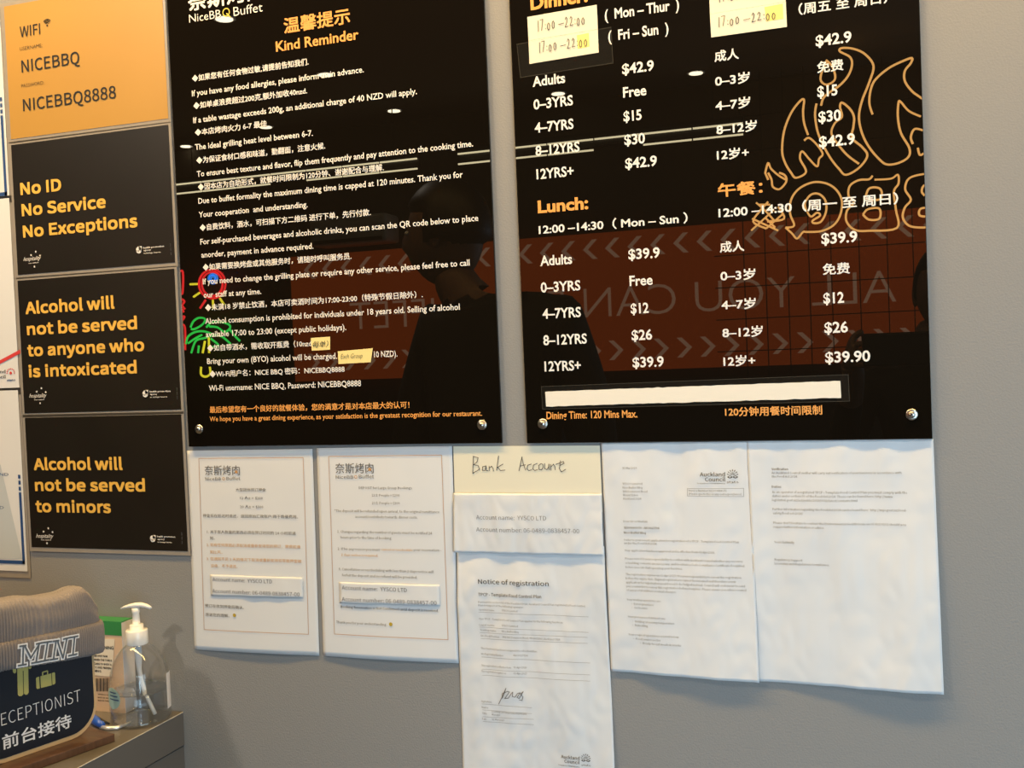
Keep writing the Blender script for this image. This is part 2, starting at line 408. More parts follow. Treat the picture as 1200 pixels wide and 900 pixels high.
t = MB()
rows(t, [("(  Mon – Thur  )", 709, 23.4, 796), ("(  Fri – Sun  )", 713, 48.3, 783.6), ("Adults", 624.4, 101.6, 662.4), ("$42.9", 729.4, 87, 766.4),
("0–3YRS", 625.6, 128.4, 671.6), ("Free", 730.4, 114.4, 757.6), ("4–7YRS", 627, 155.6, 672.4), ("$15", 731, 142.4, 752),
("8–12YRS", 628, 182.6, 679.4), ("$30", 732, 170, 756), ("12YRS+", 629, 210, 672.4), ("$42.9", 733, 197.6, 770),
("12:00 –14:30（ Mon – Sun ）", 631.6, 274, 806), ("Adults", 633.4, 311.4, 670.6), ("$39.9", 736.6, 304, 773.4),
("0–3YRS", 634, 342.6, 680.4), ("Free", 738, 335, 765), ("4–7YRS", 636, 373.4, 681), ("$12", 739.4, 367.4, 760.4),
("8–12YRS", 637, 404.4, 688), ("$26", 740.4, 398.6, 764.4), ("12YRS+", 638.4, 435, 681), ("$39.9", 741.6, 430.4, 778),
("$42.9", 956, 54.4, 998), ("$15", 958, 113.9, 981.5), ("$30", 959.3, 143.5, 985.7), ("$42.9", 960, 172.7, 1002),
("$39.9", 962.8, 286, 1004.8), ("$12", 965.1, 355.7, 989.2), ("$26", 966.3, 390.2, 993.8), ("$39.90", 967.3, 424.9, 1020),
], .0122, BY, bold=.022)
rows(t, [("（周五 至 周日）", 936, 16.8, 1040), ("成人", 837.5, 71.8, 865.5), ("免费", 957.7, 85, 988), ("成人", 843.8, 295.2, 871.8), ("免费", 964.2, 321.4, 995.5)], .0124, BY, bold=0, fat=.0005)
rows(t, [("0–3岁", 838.2, 100.8, 878.3), ("4–7岁", 838.7, 129.5, 878.8), ("8–12岁", 839.8, 157.5, 886.5), ("12岁+", 840.3, 187.3, 877.2),
("12:00 –14:30（周一 至 周日）", 842.2, 254.9, 1052), ("0–3岁", 844.5, 328.8, 884.9), ("4–7岁", 845.7, 362.7, 885.3),
("8–12岁", 846.8, 395.3, 893.5), ("12岁+", 848, 428.8, 884.7)], .0124, BY, bold=0, fat=.0006)
t.build('price_lettering', M_white, b2)
t = MB(); rows(t, [("Dinner:", 622, 11.6, 689)], .016, BY, bold=.035); rows(t, [("Lunch:", 630.6, 249.4, 689.6)], .0148, BY, bold=.035)
rows(t, [("午餐：", 841.5, 230.2, 893)], .0150, BY, bold=0, fat=.0009)
t.build('heading', M_orange, b2)
t = MB(); rows(t, [("Dining Time: 120 Mins Max.", 640.6, 491, 747)], .0092, BY, bold=.018); rows(t, [("120分钟用餐时间限制", 849.8, 487.2, 963.2)], .0104, BY, bold=0, fat=.0005)
t.build('closing_lettering', M_orange, b2)

# handwriting: digits as pen strokes in a 0..1 box
HW = {'1': [[(.5, 1), (.45, 0)]], '7': [[(.1, .95), (.8, .98), (.4, 0)]], ':': [[(.45, .62), (.5, .56)], [(.45, .22), (.5, .16)]],
      '0': [[(.5, .72), (.25, .62), (.15, .3), (.35, .05), (.65, .12), (.75, .5), (.5, .72)]], '-': [[(0, .42), (1, .48)]],
      '2': [[(.15, .75), (.4, .95), (.65, .8), (.5, .45), (.12, .08), (.85, .12)]]}
def hand(mb, s, x0, y0, x1, h, y, wd=.0009, yb=0):
    P = W(x0, y0, y); L = Xat(x1, P.z, y)-P.x
    wts = {'1': .55, ':': .45, ' ': .5, '-': 1.3}; tot = sum(wts.get(c, 1) for c in s); x = 0
    for i, c in enumerate(s):
        ww = wts.get(c, 1)/tot*L
        for st in HW.get(c, []):
            ribbon(mb, [Vector((P.x+x+q[0]*ww*.85, 0, P.z+q[1]*h*(1+.06*math.sin(i*2.1))+.0008*math.sin(i*1.7))) for q in st], wd, y, world=True)
        x += ww

def timelabel(label, up, patch, txt, mt=M_cream):
    y = BY-.0005
    o = sheet('time_label', up, mt, y, .0003); tag(o, label, 'label')
    if patch: sheet('yellow_patch', patch, M_hil, y-.0003, .0002, parent=o)
    t = MB()
    for a in txt: hand(t, a[0], a[1], a[2], a[3], a[4], y-.0006)
    t.build('handwriting', M_ink, o)
    return o
timelabel('cream paper label with handwritten 17:00-22:00 right below the Dinner heading', [(618, 20), (699.4, 5.6), (700.6, 34.2), (619.4, 47.6)], None, [('17:00 -22:00', 630, 37.2, 687, .0135)])
timelabel('cream paper label with handwritten 17:00-22:00, last zeros on yellow, beside (Fri – Sun)', [(619.4, 47.8), (700.6, 34.4), (701.6, 61.6), (620.6, 75)],
          [(676, 41.4), (690, 38.6), (691, 54.6), (677.2, 57.2)], [('17:00 -22:00', 631.5, 62.2, 690, .013)])
timelabel('cream handwritten time label cut by the top edge, in the Chinese price column', [(830.5, -24), (920, -35), (920.8, 2), (832, 16.6)], None, [('17:00 -22:00', 842, 3, 910, .011)])
timelabel('cream handwritten 17:00-22:00 label with yellow patch, above the Chinese word for adult', [(832, 16.8), (920.9, 2.2), (922.2, 31.5), (833.5, 43.9)],
          [(895.8, 8.4), (917.5, 4.2), (918, 22), (898, 25.2)], [('17:00 -22:00', 841.5, 32, 911, .0115)])
# clear tape films over the labels (faint outlines)
def film(q, y):
    o = sheet('clear_tape', q, M_tape, y, .0001)
    t = MB(); P = [W(*p, y) for p in q]
    ribbon(t, [*P, P[0]], .0006, y-.0002, world=True); t.build('tape_edge', M_taped, o); return o
tag(film([(606, 52), (716, 32), (718.6, 74), (610, 91)], BY-.0016), 'clear tape film over the lower handwritten label below Dinner', 'tape')
tag(film([(634.5, 453), (994, 439), (995.5, 470), (636, 479.5)], BY-.0016), 'clear tape film over the long blank beige strip', 'tape')
# long blank strip made of four pieces
st = empty('paper_strip', W(812, 465, BY), 'long blank beige paper strip across the bottom of the price board', 'paper strip')
xs = [639, 741, 825, 939, 984.8]
def sy(x, top): return (459+(446.3-459)*(x-639)/345.8) if top else (476.4+(466.1-476.4)*(x-640)/346)
for i in range(4):
    a, b = xs[i], xs[i+1]
    sheet('strip_piece', [(a, sy(a, 1)), (b, sy(b, 1)), (b+1, sy(b, 0)), (a+1, sy(a, 0))], M_strip, BY-.0004-.0002*(i % 2), .0003, nu=14, parent=st, jag=.0009)
o = tag(sheet('small_label', [(364.3, 396), (387, 394.5), (386.8, 409.7), (365.5, 411)], M_yelp, BY-.0004, .0003), 'small pale yellow label with a handwritten Chinese note ending the corkage line', 'label')
t = MB(); rows(t, [('每单）', 366.5, 407, 385)], .0085, BY-.0008, bold=0, shear=.25); t.build('handwriting', M_inkb, o)
o = tag(sheet('small_label', [(395.9, 411.7), (437, 408), (434.5, 424.5), (396.8, 426.6)], M_yelp, BY-.0004, .0003), 'pale yellow label with handwritten English words before the text 10 NZD', 'label')
t = MB(); rows(t, [('Each Group', 399.5, 420.5, 425)], .0066, BY-.0008, bold=-.012, shear=.3, res=2); t.build('handwriting', M_inkb, o)

# ================================================================== laminated notices on the left
def landscape(label, pk, mt, x0, x1, z0, z1, y):
    t = empty(pk, ((x0+x1)/2, y, z0), label, 'sign')
    V = Vector
    sheet('laminate_border', [V((x0-.005, 0, z1+.005)), V((x1+.0045, 0, z1+.004)), V((x1+.0045, 0, z0-.0065)), V((x0-.0045, 0, z0-.0065))], M_lam, y, .0004, nu=2, nv=2, parent=t)
    sheet('poster_face', [V((x0, 0, z1)), V((x1, 0, z1)), V((x1, 0, z0)), V((x0, 0, z0))], mt, y-.0005, .0003, nu=2, nv=2, parent=t)
    return t
YP = -.0022
p1 = landscape('orange laminated notice with the wifi name and password', 'wifi_notice', M_orp, -1.2765, -.9835, 1.8665, 2.0715, YP)
p2 = landscape('black laminated notice reading No ID No Service No Exceptions', 'black_notice', M_blkp, -1.277, -.984, 1.6555, 1.8575, YP)
p3 = landscape('black laminated notice about anyone who is intoxicated, in yellow letters', 'black_notice', M_blkp, -1.2785, -.986, 1.4385, 1.6465, YP)
p4 = landscape('lowest black laminated notice, ending with to minors', 'black_notice', M_blkp, -1.2785, -.9865, 1.2275, 1.4315, YP)
YT = YP-.0009
t = MB()
rows(t, [('WIFI', 23.8, 44, 47.3)], .0160, YT, bold=0, inter=True, fat=.0004); rows(t, [('NICEBBQ', 25.7, 85.2, 93.5), ('NICEBBQ8888', 27.5, 130.5, 136)], .0180, YT, bold=0, inter=True, fat=.0005)
rows(t, [('USERNAME:', 23.5, 59.6, 49.9), ('PASSWORD:', 25.3, 103, 51.9)], .0056, YT, bold=-.012, res=2)
t.build('lettering', M_inkb, p1)
t = MB(); c = W(55.5, 29.5, YT)
disc(t, 55.5, 29.8, .0014, YT)
for r in (.0037, .0062, .0087):
    ribbon(t, [Vector((c.x+r*math.sin(a), 0, c.z+r*math.cos(a))) for a in [i*.2-.8 for i in range(9)]], .0013, YT, world=True)
t.build('wifi_symbol', M_inkb, p1)
def notice(p, rr, lx, ly, cx, cy, tx1):
    t = MB(); rows(t, rr, .0170, YT, bold=0, res=4, inter=True, fat=.0018); t.build('lettering', M_yel, p)
    t = MB(); rows(t, [('hospitality', lx, ly+11.5, lx+20.5)], .0062, YT, bold=.0, shear=.5, res=2)
    rows(t, [('new zealand', lx+6, ly+14.6, lx+17.5)], .0018, YT, res=1)
    for dx, dy_ in ((14.5, .5), (9, 4.5), (19.5, 5), (13, 18)):
        P = W(lx+dx, ly+dy_, YT); v = []
        for k in range(10):
            a = math.pi/2+k*math.pi/5; r = .0022 if k % 2 == 0 else .0009; v.append((P.x+r*math.cos(a), YT-.0006, P.z+r*math.sin(a)))
        t.add(v, [tuple(range(10))])
    t.build('left_emblem', M_white, p)
    t = MB(); disc(t, cx, cy, .0051, YT, n=20); P = W(cx, cy, YT)
    t.add([(P.x, YT-.0006, P.z), (P.x+.0051, YT-.0006, P.z), (P.x+.0055, YT-.0006, P.z+.0056), (P.x, YT-.0006, P.z+.0051)], [(0, 1, 2, 3)])
    rows(t, [('health promotion', cx+5, cy-1.6, tx1)], .0026, YT, bold=.02, res=1); rows(t, [('agency', cx+5.5, cy+1.3, cx+14)], .0024, YT, res=1)
    rows(t, [('te hiringa hauora', cx+5.5, cy+4.6, tx1-4)], .0018, YT, res=1)
    t.build('right_emblem', M_white, p)
    t = MB(); rows(t, [('hpa', cx-3, cy+1.6, cx+3.4)], .0022, YT-.0003, res=1, eps=.0008); t.build('emblem_letters', M_ink, p)
    t = MB(); q = W(tx1+8, cy+6, YT)
    for k in range(12):
        if k % 4 != 3: t.add([(q.x, YT-.0006, q.z+k*.0016), (q.x+.0007, YT-.0006, q.z+k*.0016), (q.x+.0007, YT-.0006, q.z+k*.0016+.001), (q.x, YT-.0006, q.z+k*.0016+.001)], [(0, 1, 2, 3)])
    t.build('side_code', M_inkf, p)
notice(p2, [('No ID', 24.4, 228.8, 71.1), ('No Service', 26, 253.6, 123.2), ('No Exceptions', 27.5, 278.7, 160.4)], 27.7, 294.5, 163, 293, 192.5)
notice(p3, [('Alcohol will', 30.3, 368.3, 133.5), ('not be served', 32.1, 392.9, 159.9), ('to anyone who', 32.6, 417.8, 168.3), ('is intoxicated', 34.3, 442.4, 159.5)], 34.4, 454.5, 170.5, 461.5, 200)
notice(p4, [('Alcohol will', 40, 551, 142.9), ('not be served', 41.6, 575.4, 169.3), ('to minors', 42.2, 600.1, 129.3)], 42.4, 618.5, 179.3, 631.2, 205.6)

# portrait sheets in clear sleeves, at the left edge of the picture
V = Vector
def portrait(label, x1, z0, z1):
    x0 = x1-.210; t = empty('certificate', ((x0+x1)/2, YP, z0), label, 'certificate')
    sheet('sleeve', [V((x0-.006, 0, z1+.004)), V((x1+.005, 0, z1+.004)), V((x1+.005, 0, z0-.011)), V((x0-.006, 0, z0-.011))], M_lam, YP+.0012, .0004, parent=t)
    sheet('page', [V((x0, 0, z1)), V((x1, 0, z1)), V((x1, 0, z0)), V((x0, 0, z0))], M_paper, YP, .0003, parent=t)
    return t
def bluebars(t, x, zb, x0, zt, ztop):
    y = YP-.0009; m_ = MB()
    def r(a, b, c, d): m_.add([(a, y, c), (b, y, c), (b, y, d), (a, y, d)], [(0, 1, 2, 3)])
    r(x-.0048, x, zb, zt); r(x0, x, zb, zb+.0055)
    for k in range(3): r(x-.0045, x, zt+.003+k*.0095, zt+.003+k*.0095+.006)
    m_.build('blue_border', M_blue, t)
A = portrait('white certificate with a navy border in a sleeve, topmost at the left edge', -1.286, 1.7805, 2.0730)
bluebars(A, W(8.8, 228, YP).x, W(8.8, 229, YP).z, -1.49, W(4, 135, YP).z, 0)
B = portrait('white certificate with a red diagonal line, between two navy-bordered sheets at the left edge', -1.2868, 1.4795, 1.7765)
t = MB(); a, b = W(24.2, 409.5, YP), W(-20, 433, YP); c_, d = W(-20, 437, YP), W(24.4, 414, YP)
t.add([(p.x, YP-.0009, p.z) for p in (b, c_, d, a)], [(0, 1, 2, 3)]); t.build('red_line', M_red, B)
t = MB(); rows(t, [('Auckland', -20, 438.2, 7)], .0052, YP, bold=.015, eps=.0008); rows(t, [('Council', -16, 444, 7)], .0052, YP, bold=.015, eps=.0008); t.build('lettering', M_ink, B)
t = MB()
for k in range(9):
    a = -.2+k*.44; disc(t, 13.0+4.4*math.cos(a), 436.5-4.4*math.sin(a), .0011, YP, eps=.0009, n=6)
disc(t, 13, 437, .0024, YP, eps=.0009, n=10); t.build('flower_emblem', M_red, B)
t = MB(); rows(t, [('stato', 8.6, 446.5, 18.6)], .0030, YP, bold=.03, eps=.0009); t.build('emblem_base', M_blue, B)
Cc = portrait('white certificate with pale grey triangle and navy border, lowest at the left edge', -1.290, 1.1885, 1.4755)
bluebars(Cc, W(29.8, 661, YP).x, W(29.8, 661, YP).z, -1.49, W(27, 577, YP).z, 0)
t = MB(); pp = [W(-40, 470, YP), W(-40, 655, YP), W(26.5, 655, YP), W(1, 545, YP)]
t.add([(p.x, YP-.0006, p.z) for p in pp], [(0, 1, 2, 3)]); t.build('grey_triangle', M_greyp, Cc)
t = MB(); rows(t, [('NEW ZEALAND', -40, 557.5, 10.4), ('ISLAND', -20, 596, 5)], .0045, YP, bold=.0, eps=.0009); t.build('lettering', M_blue, Cc)

# ================================================================== paper sheets under the boards
def wrink(seed, amp, curl=0., zt=1.38, zb=1.085, xm=0, xw=.21):
    def dy(x, z):
        h = 0
        if amp:
            h -= amp*(noise.noise(Vector((x*26+seed, z*8, seed)))+.5) + amp*.45*abs(noise.noise(Vector((x*60+seed, z*34, seed+3))))
        if curl:
            t = max(0, min(1, (zt-z)/(zt-zb))); u = max(-1, min(1, (x-xm)/(xw/2)))
            h -= curl*(t**2)*(1-u*u)
        return min(h, -.0002)
    return dy
def page(name, label, cat, cs, mt, dy, y=-.0008, nu=36, nv=44):
    o = sheet(name, cs, mt, y, .0002, dy=dy, nu=nu, nv=nv); return tag(o, label, cat)
def bordered(mb, pts, dy, y, wd=.0007):
    P = [W(*p, y) for p in pts]; P.append(P[0])
    for a, b in zip(P[:-1], P[1:]):
        n = 10; ribbon(mb, [a+(b-a)*k/n for k in range(n+1)], wd, y, dy, world=True)
YQ = -.0012; EP = .0006
d1 = wrink(1, .0005, .0025, 1.383, 1.083, -.88)
g1 = page('deposit_notice', 'white deposit notice in Chinese, first paper sheet below the reminder board', 'paper', [(219.2, 528.2), (366.4, 526.1), (374.4, 768.3), (228.2, 761)], M_paper, d1)
t = MB(); bordered(t, [(233.3, 537.2), (355.6, 536.1), (362, 743), (239.9, 737.5)], d1, YQ); t.build('border_line', M_line, g1)
t = MB(); rows(t, [('奈斯烤肉', 240.4, 555.8, 281.5)], .0135, YQ, d1, bold=.0, eps=EP); rows(t, [('NiceBB', 241, 562.9, 259.5), ('Buffet', 266, 562.5, 282)], .0046, YQ, d1, bold=0, eps=EP, inter=True, res=2)
t.build('logo_lettering', M_ink, g1)
t = MB(); disc(t, 262.6, 561, .0024, YQ, d1, inner=.7); disc(t, 277.5, 552.8, .0024, YQ, d1, eps=.0009); t.build('logo_accent', M_inkor, g1)
t = MB()
rows(t, [('大型团体预订押金', 276.8, 575.5, 312), ('12 人± = $200', 282, 585, 308.3), ('20 人± = $300', 282, 595.2, 309), ('押金将在抵达时退还，退回原始汇款账户/用于晚餐费用。', 238.3, 605.7, 349.7),
('1. 关于客人数量的更改必须在预订时间的 24 小时前通', 243.2, 624.6, 347), ('知。', 246.7, 632, 252.5), ('预订在收到押金后确认。', 241.1, 711, 287.3), ('感谢您的理解。', 241.7, 721.4, 270)], .0048, YQ, d1, bold=0, eps=EP, inter=True, res=1)
t.build('lettering', M_ink, g1)
t = MB(); rows(t, [('2. 如有任何原因必须取消或重新安排您的预订，需提前通', 242.8, 639.8, 352.5), ('知2天。', 246.9, 648.3, 261.7), ('3. 在通知不足 2 天的情况下取消或重新安排将导致押金被', 243, 656, 353.9), ('没收，不予退还。', 247.7, 664.3, 279.5)], .0048, YQ, d1, bold=0, eps=EP, inter=True, res=1)
t.build('tan_lettering', M_inkor, g1)
t = MB(); disc(t, 275.7, 720.6, .0027, YQ, d1); t.build('smiley', M_smile, g1)

d2 = wrink(7, .0005, .003, 1.383, 1.083, -.667)
g2 = page('deposit_notice', 'white deposit notice in English for large group bookings, beside the bank account card', 'paper', [(371.2, 525.2), (529.7, 522.5), (538, 777.2), (379.3, 768.3)], M_paper, d2)
t = MB(); bordered(t, [(385.5, 534.8), (517.7, 533.3), (525.5, 749.3), (392.6, 742.6)], d2, YQ); t.build('border_line', M_line, g2)
t = MB(); rows(t, [('奈斯烤肉', 393.5, 553.6, 438.2)], .0135, YQ, d2, bold=.0, eps=EP); rows(t, [('NiceBB', 394, 560.9, 414.5), ('Buffet', 421, 560.3, 438.7)], .0046, YQ, d2, bold=0, eps=EP, inter=True, res=2)
t.build('logo_lettering', M_ink, g2)
t = MB(); disc(t, 417.3, 558.8, .0024, YQ, d2, inner=.7); disc(t, 433.8, 550, .0024, YQ, d2, eps=.0009); t.build('logo_accent', M_inkor, g2)
t = MB(); rows(t, [('DEPOSIT for Large Group Bookings', 421, 573, 483.2), ('12± People = $200', 436, 581.7, 468.7), ('20± People = $300', 436.3, 590.8, 469),
('*The deposit will be refunded upon arrival, to the original remittance', 392.5, 599.9, 515.2), ('account/contribute towards dinner costs.', 416.8, 606.7, 490),
('1. Changes regarding the number of guests must be notified 24', 395.8, 624.2, 506.8), ('hours prior to the time of booking.', 399.7, 630.8, 460),
('2. If for any reason you must', 396.4, 644.3, 445.7), ('your reservation -', 485, 645.5, 517.4), ('3. Cancellation or rescheduling with less than 2 days notice will', 397.5, 668, 508.7),
('forfeit the deposit and no refund will be provided.', 401.6, 675, 489.8), ('Thank you for your understanding.', 394.9, 729.9, 454.5)], .0035, YQ, d2, bold=.0, eps=EP, inter=True, res=1)
rows(t, [('Booking Reservation is Not Confirmed until deposit is received.', 400.3, 711.9, 514.6)], .0035, YQ, d2, bold=.03, eps=EP, inter=True, res=1)
t.build('lettering', M_ink, g2)
t = MB(); rows(t, [('cancel or reschedule', 447.5, 645, 483.8), ('2 days notice is required.', 400.6, 651.2, 443.9)], .0032, YQ, d2, bold=.02, eps=EP, inter=True, res=1); t.build('tan_lettering', M_inkor, g2)
t = MB(); disc(t, 459, 731, .0027, YQ, d2); t.build('smiley', M_smile, g2)

def acct(label, cs, yo, dyp, r1, r2, seed, cap=.0054):
    dl = wrink(seed, .0016, 0); dd = lambda x, z: dyp(x, z)+dl(x, z)*1.
    o = sheet('account_label', cs, M_paper, yo, .0002, dy=dd, nu=30, nv=10); tag(o, label, 'label')
    t = MB(); rows(t, [r1, r2], cap, yo, dd, bold=.0, eps=.0006, inter=True, res=2); t.build('lettering', M_ink, o)
acct('white pasted label with the account number on the Chinese deposit notice', [(246.9, 673.1), (355, 676.5), (355.7, 700.6), (248, 698)], -.0016, d1,
     ('Account name:  YYSCO LTD', 250, 680.6, 320), ('Account number: 06-0489-0838457-00', 250, 694.2, 351.9), 5)
acct('white pasted label with the account number on the English deposit notice', [(398, 681.7), (515.4, 685.1), (515.9, 709.7), (399, 706.6)], -.0016, d2,
     ('Account name:  YYSCO LTD', 401.6, 690.3, 478), ('Account number: 06-0489-0838457-00', 401.6, 703.8, 512.3), 9)

# bank card (cream) and the white slip over its lower half
bc = tag(sheet('bank_account_card', [(531.3, 523), (703, 522), (706, 600), (533.5, 600)], M_cream, -.0016, .0004), 'cream card with Bank Account handwritten in thin pen', 'paper')
BA = [[(180, 148), (175, 268)], [(178, 150), (213, 158), (205, 188), (182, 207), (215, 215), (222, 240), (175, 268)], [(268, 216), (245, 222), (242, 247), (262, 248), (268, 216), (271, 248), (282, 250)],
[(290, 218), (290, 250)], [(291, 230), (308, 218), (318, 235), (320, 252)], [(357, 145), (343, 246)], [(387, 203), (350, 226), (370, 248), (402, 245)],
[(522, 152), (500, 250)], [(520, 158), (530, 200), (547, 245)], [(508, 217), (545, 208)], [(586, 203), (562, 211), (556, 238), (570, 249), (588, 243)], [(628, 198), (602, 210), (597, 238), (612, 248), (630, 242)],
[(655, 200), (640, 212), (640, 240), (658, 244), (670, 225), (667, 205), (655, 200)], [(680, 200), (681, 235), (697, 242), (709, 222), (710, 203), (712, 244)], [(722, 205), (725, 246)], [(724, 222), (743, 204), (752, 220), (754, 243)],
[(792, 180), (784, 235), (798, 258), (828, 240)], [(760, 205), (812, 185), (817, 197), (790, 212)]]
t = MB()
for s in BA: ribbon(t, [(525+a/6, 510+b/6) for a, b in s], .0009, -.0022)
t.build('handwriting', M_ink, bc)
db = wrink(12, .0034, 0)
sl = tag(sheet('account_slip', [(532, 577.5), (705, 578.3), (708, 651.3), (532.5, 647)], M_paper, -.0034, .0002, dy=db, nu=70, nv=26), 'crinkled white account slip taped over the lower half of the cream card', 'paper')
t = MB(); rows(t, [('Account name:  YYSCO LTD', 559, 608.2, 641), ('Account number: 06-0489-0838457-00', 559, 622.5, 679.5)], .0057, -.0034, db, bold=-.004, eps=.0008, inter=True, res=2); t.build('lettering', M_ink, sl)

# notice of registration
dn0 = wrink(21, .0032, 0)
def dn(x, z): return dn0(x, z)*max(.12, min(1, (1.25-z)/.05))
nt_ = page('registration_notice', 'white notice of registration page hanging below the account slip', 'paper', [(535.5, 640), (708, 640), (722.5, 930), (543.5, 930)], M_paper, dn, -.0008, 60, 80)
YN = -.0012
t = MB(); rows(t, [('Notice of registration', 561.6, 683.5, 643.5)], .0060, YN, dn, bold=.012, eps=.0007, inter=True)
rows(t, [('TPCP - Template Food Control Plan', 561.6, 697.8, 635)], .0042, YN, dn, bold=.01, eps=.0007, inter=True, res=2); t.build('heading', M_inkb, nt_)
t = MB()
rows(t, [('Pursuant to section 58 of the Food Act 2014, Auckland Council has registered a Food Control', 561.6, 705.9, 686.2), ('Plan in respect of the following operator:', 561.6, 709.8, 614.5),
('Operator name', 562, 715, 580), ('YYSCO Limited', 588.8, 715.8, 607.5), ('This TPCP - Template Food Control Plan applies to the following business:', 562, 725.7, 660.4),
('Legal name', 562.4, 732.8, 580), ('YYSCO Limited', 589, 733.3, 608), ('Trading name', 563.2, 738.9, 582), ('Nice Buffet Bbq', 589.2, 740, 608.5), ('Site (Food) Premises', 563.5, 745.7, 586),
('344-346 Dominion Road, Mount Eden, Auckland 1024', 589.6, 746.7, 656.9), ('This business has been assigned the site identifier:', 564, 760.4, 630), ('Site Registration Number', 564, 766.8, 590.9), ('AAC0027794', 602.8, 768, 619),
('This registration is effective from', 565, 780.3, 600), ('01-Apr-2026', 603, 782, 618), ('This registration expires on', 565, 787, 594.4), ('01-Apr-2027', 603, 789, 618),
('Signature', 565, 822, 577), ('Name', 565.6, 829, 573), ('Title', 566, 836, 571.5), ('Licensing and Environmental Health', 577, 834, 618), ('Manager', 577.4, 837.5, 587), ('Date', 566, 842.6, 571), ('31 Mar 2026', 577.4, 843.2, 591.8)],
.0025, YN, dn, bold=.0, eps=.0007, inter=True, res=1)
t.build('lettering', M_inkf, nt_)
t = MB()
for (a, b, c_, d) in [(562, 716.8, 690, 722.5), (562.5, 734.5, 690, 740.7), (563, 741, 689, 746.5), (564, 748, 689, 753.5), (565, 769.5, 692, 776.5), (565.5, 783.5, 692, 790.3), (566, 790.5, 692, 797.5), (565.5, 824, 624, 828.6), (566, 831, 624, 835.5), (566.4, 839, 626, 842.2), (566.8, 844.7, 626, 848.5)]:
    n = 16; t.row(); ribbon(t, [(a+(c_-a)*k/n, b+(d-b)*k/n) for k in range(n+1)], .0003, YN, dn, eps=.0007)
t.build('rule_lines', M_inkf, nt_)
t = MB(); sg = [(318, 342), (345, 290), (375, 222), (362, 262), (345, 298), (345, 265), (388, 245), (400, 250), (365, 300), (392, 296), (415, 262), (425, 252), (422, 285), (440, 290), (460, 262), (478, 258), (455, 292), (470, 300), (500, 250), (480, 268), (498, 290), (490, 316), (472, 312)]
ribbon(t, [(535+a/6.316, 770+b/6.316) for a, b in sg], .0007, YN, dn, eps=.0009); t.build('signature', M_ink, nt_)
def flower(mb, px, py, r, y, dy):
    c = W(px, py, y)
    for k in range(7):
        a = .15+k*.47; e = Vector((math.cos(a), 0, math.sin(a)))
        ribbon(mb, [c+e*r*.78, c+e*r], r*.13, y, dy, eps=.0007, world=True); ribbon(mb, [c+e*r*.15, c+e*r*.6], r*.05, y, dy, eps=.0007, world=True)
    for s in (-1, 1):
        ribbon(mb, [c+Vector((s*r*(.1+.8*i/5), 0, -r*(.35+.18*math.sin(i/5*3.14)))) for i in range(6)], r*.15, y, dy, eps=.0007, world=True)
        ribbon(mb, [c+Vector((s*r*(.1+.8*i/5), 0, -r*(.35-.2*math.sin(i/5*3.14)))) for i in range(6)], r*.1, y, dy, eps=.0007, world=True)
t = MB(); rows(t, [('Auckland', 658.2, 887.6, 680), ('Council', 662.3, 892.8, 680)], .0042, YN, dn, bold=.02, eps=.0007, inter=True, res=2); rows(t, [('Te Kaunihera o Tāmaki Makaurau', 655, 896, 680)], .0014, YN, dn, eps=.0007, inter=True, res=1)
flower(t, 687, 888.5, .0062, YN, dn); rows(t, [('stato', 682, 896.6, 692.8)], .0026, YN, dn, bold=.02, eps=.0007, inter=True, res=1); t.build('council_logo', M_inkb, nt_)

# approval letter, two pages
d3 = wrink(31, .0024, .006, 1.381, 1.083, -.20, .24)
g3 = page('approval_letter', 'first page of the council approval letter with the logo at its top right', 'paper', [(704.7, 519.2), (877, 517.2), (890.5, 798.2), (716.4, 786)], M_paper, d3, -.0009, 60, 80)
YL = -.0013
t = MB(); rows(t, [('31 Mar 2026', 730, 549.5, 746.7), ('YYSCO Limited', 730, 567.8, 753), ('Nice Buffet Bbq', 730.3, 572.3, 753), ('344 Dominion Road', 730.3, 576.8, 759), ('Mount Eden', 730.8, 581, 748), ('Auckland 1024', 730.8, 585.2, 752),
('Invoice Number:321008888676', 807.5, 575.9, 852), ('(Please quote this in any correspondence)', 807.5, 579.8, 869), ('Dear Sir or Madam', 731.3, 611.7, 759.2),
('I refer to your recent application for registration of a TPCP - Template Food Control Plan', 732, 633.5, 866), ('under the Food Act 2014.', 732, 637.3, 770.8),
('Your application has been approved and is effective from 01-Apr-2026.', 732.5, 645.8, 838.7),
('Please note it is your responsibility to confirm with Auckland Council whether any resource', 733.2, 655.3, 870.6), ('or building consents are necessary, and to obtain a Code Compliance Certificate if required', 733.2, 660.4, 872.4), ('before you can start operating your business.', 733.8, 665.4, 800.4),
('The registration expires on 01-Apr-2027. It is your responsibility to renew this registration', 733.8, 673.7, 868.9), ('before the expiry date. Expired registrations cannot be renewed and therefore a new', 733.8, 678.4, 862.6),
('application for registration would need to be lodged instead. Council will endeavour to send', 734, 683.1, 873.3), ('you a reminder to renew this registration before it expires. Please ensure you advise council', 734.3, 687.7, 875), ('of any postal address or email changes.', 734.7, 692.2, 793.3),
('Your trading operations are:', 735.2, 703.3, 775.5), ('• Eat in premises', 740.5, 708.3, 766.7), ('• On license', 740.9, 712.7, 759.5), ('Your processes of interest are:', 736.4, 723.2, 780.9), ('• Holding at serving temperature', 741.8, 728.7, 791), ('• Reheating', 741.8, 733.2, 760),
('Your scope of operations is listed below:', 737.3, 743.9, 796.5), ('• Food service sector', 743, 749, 775), ('• Ready-to-eat meals & snacks', 751, 754, 799)], .0027, YL, d3, bold=-.002, eps=.0007, inter=True, res=1)
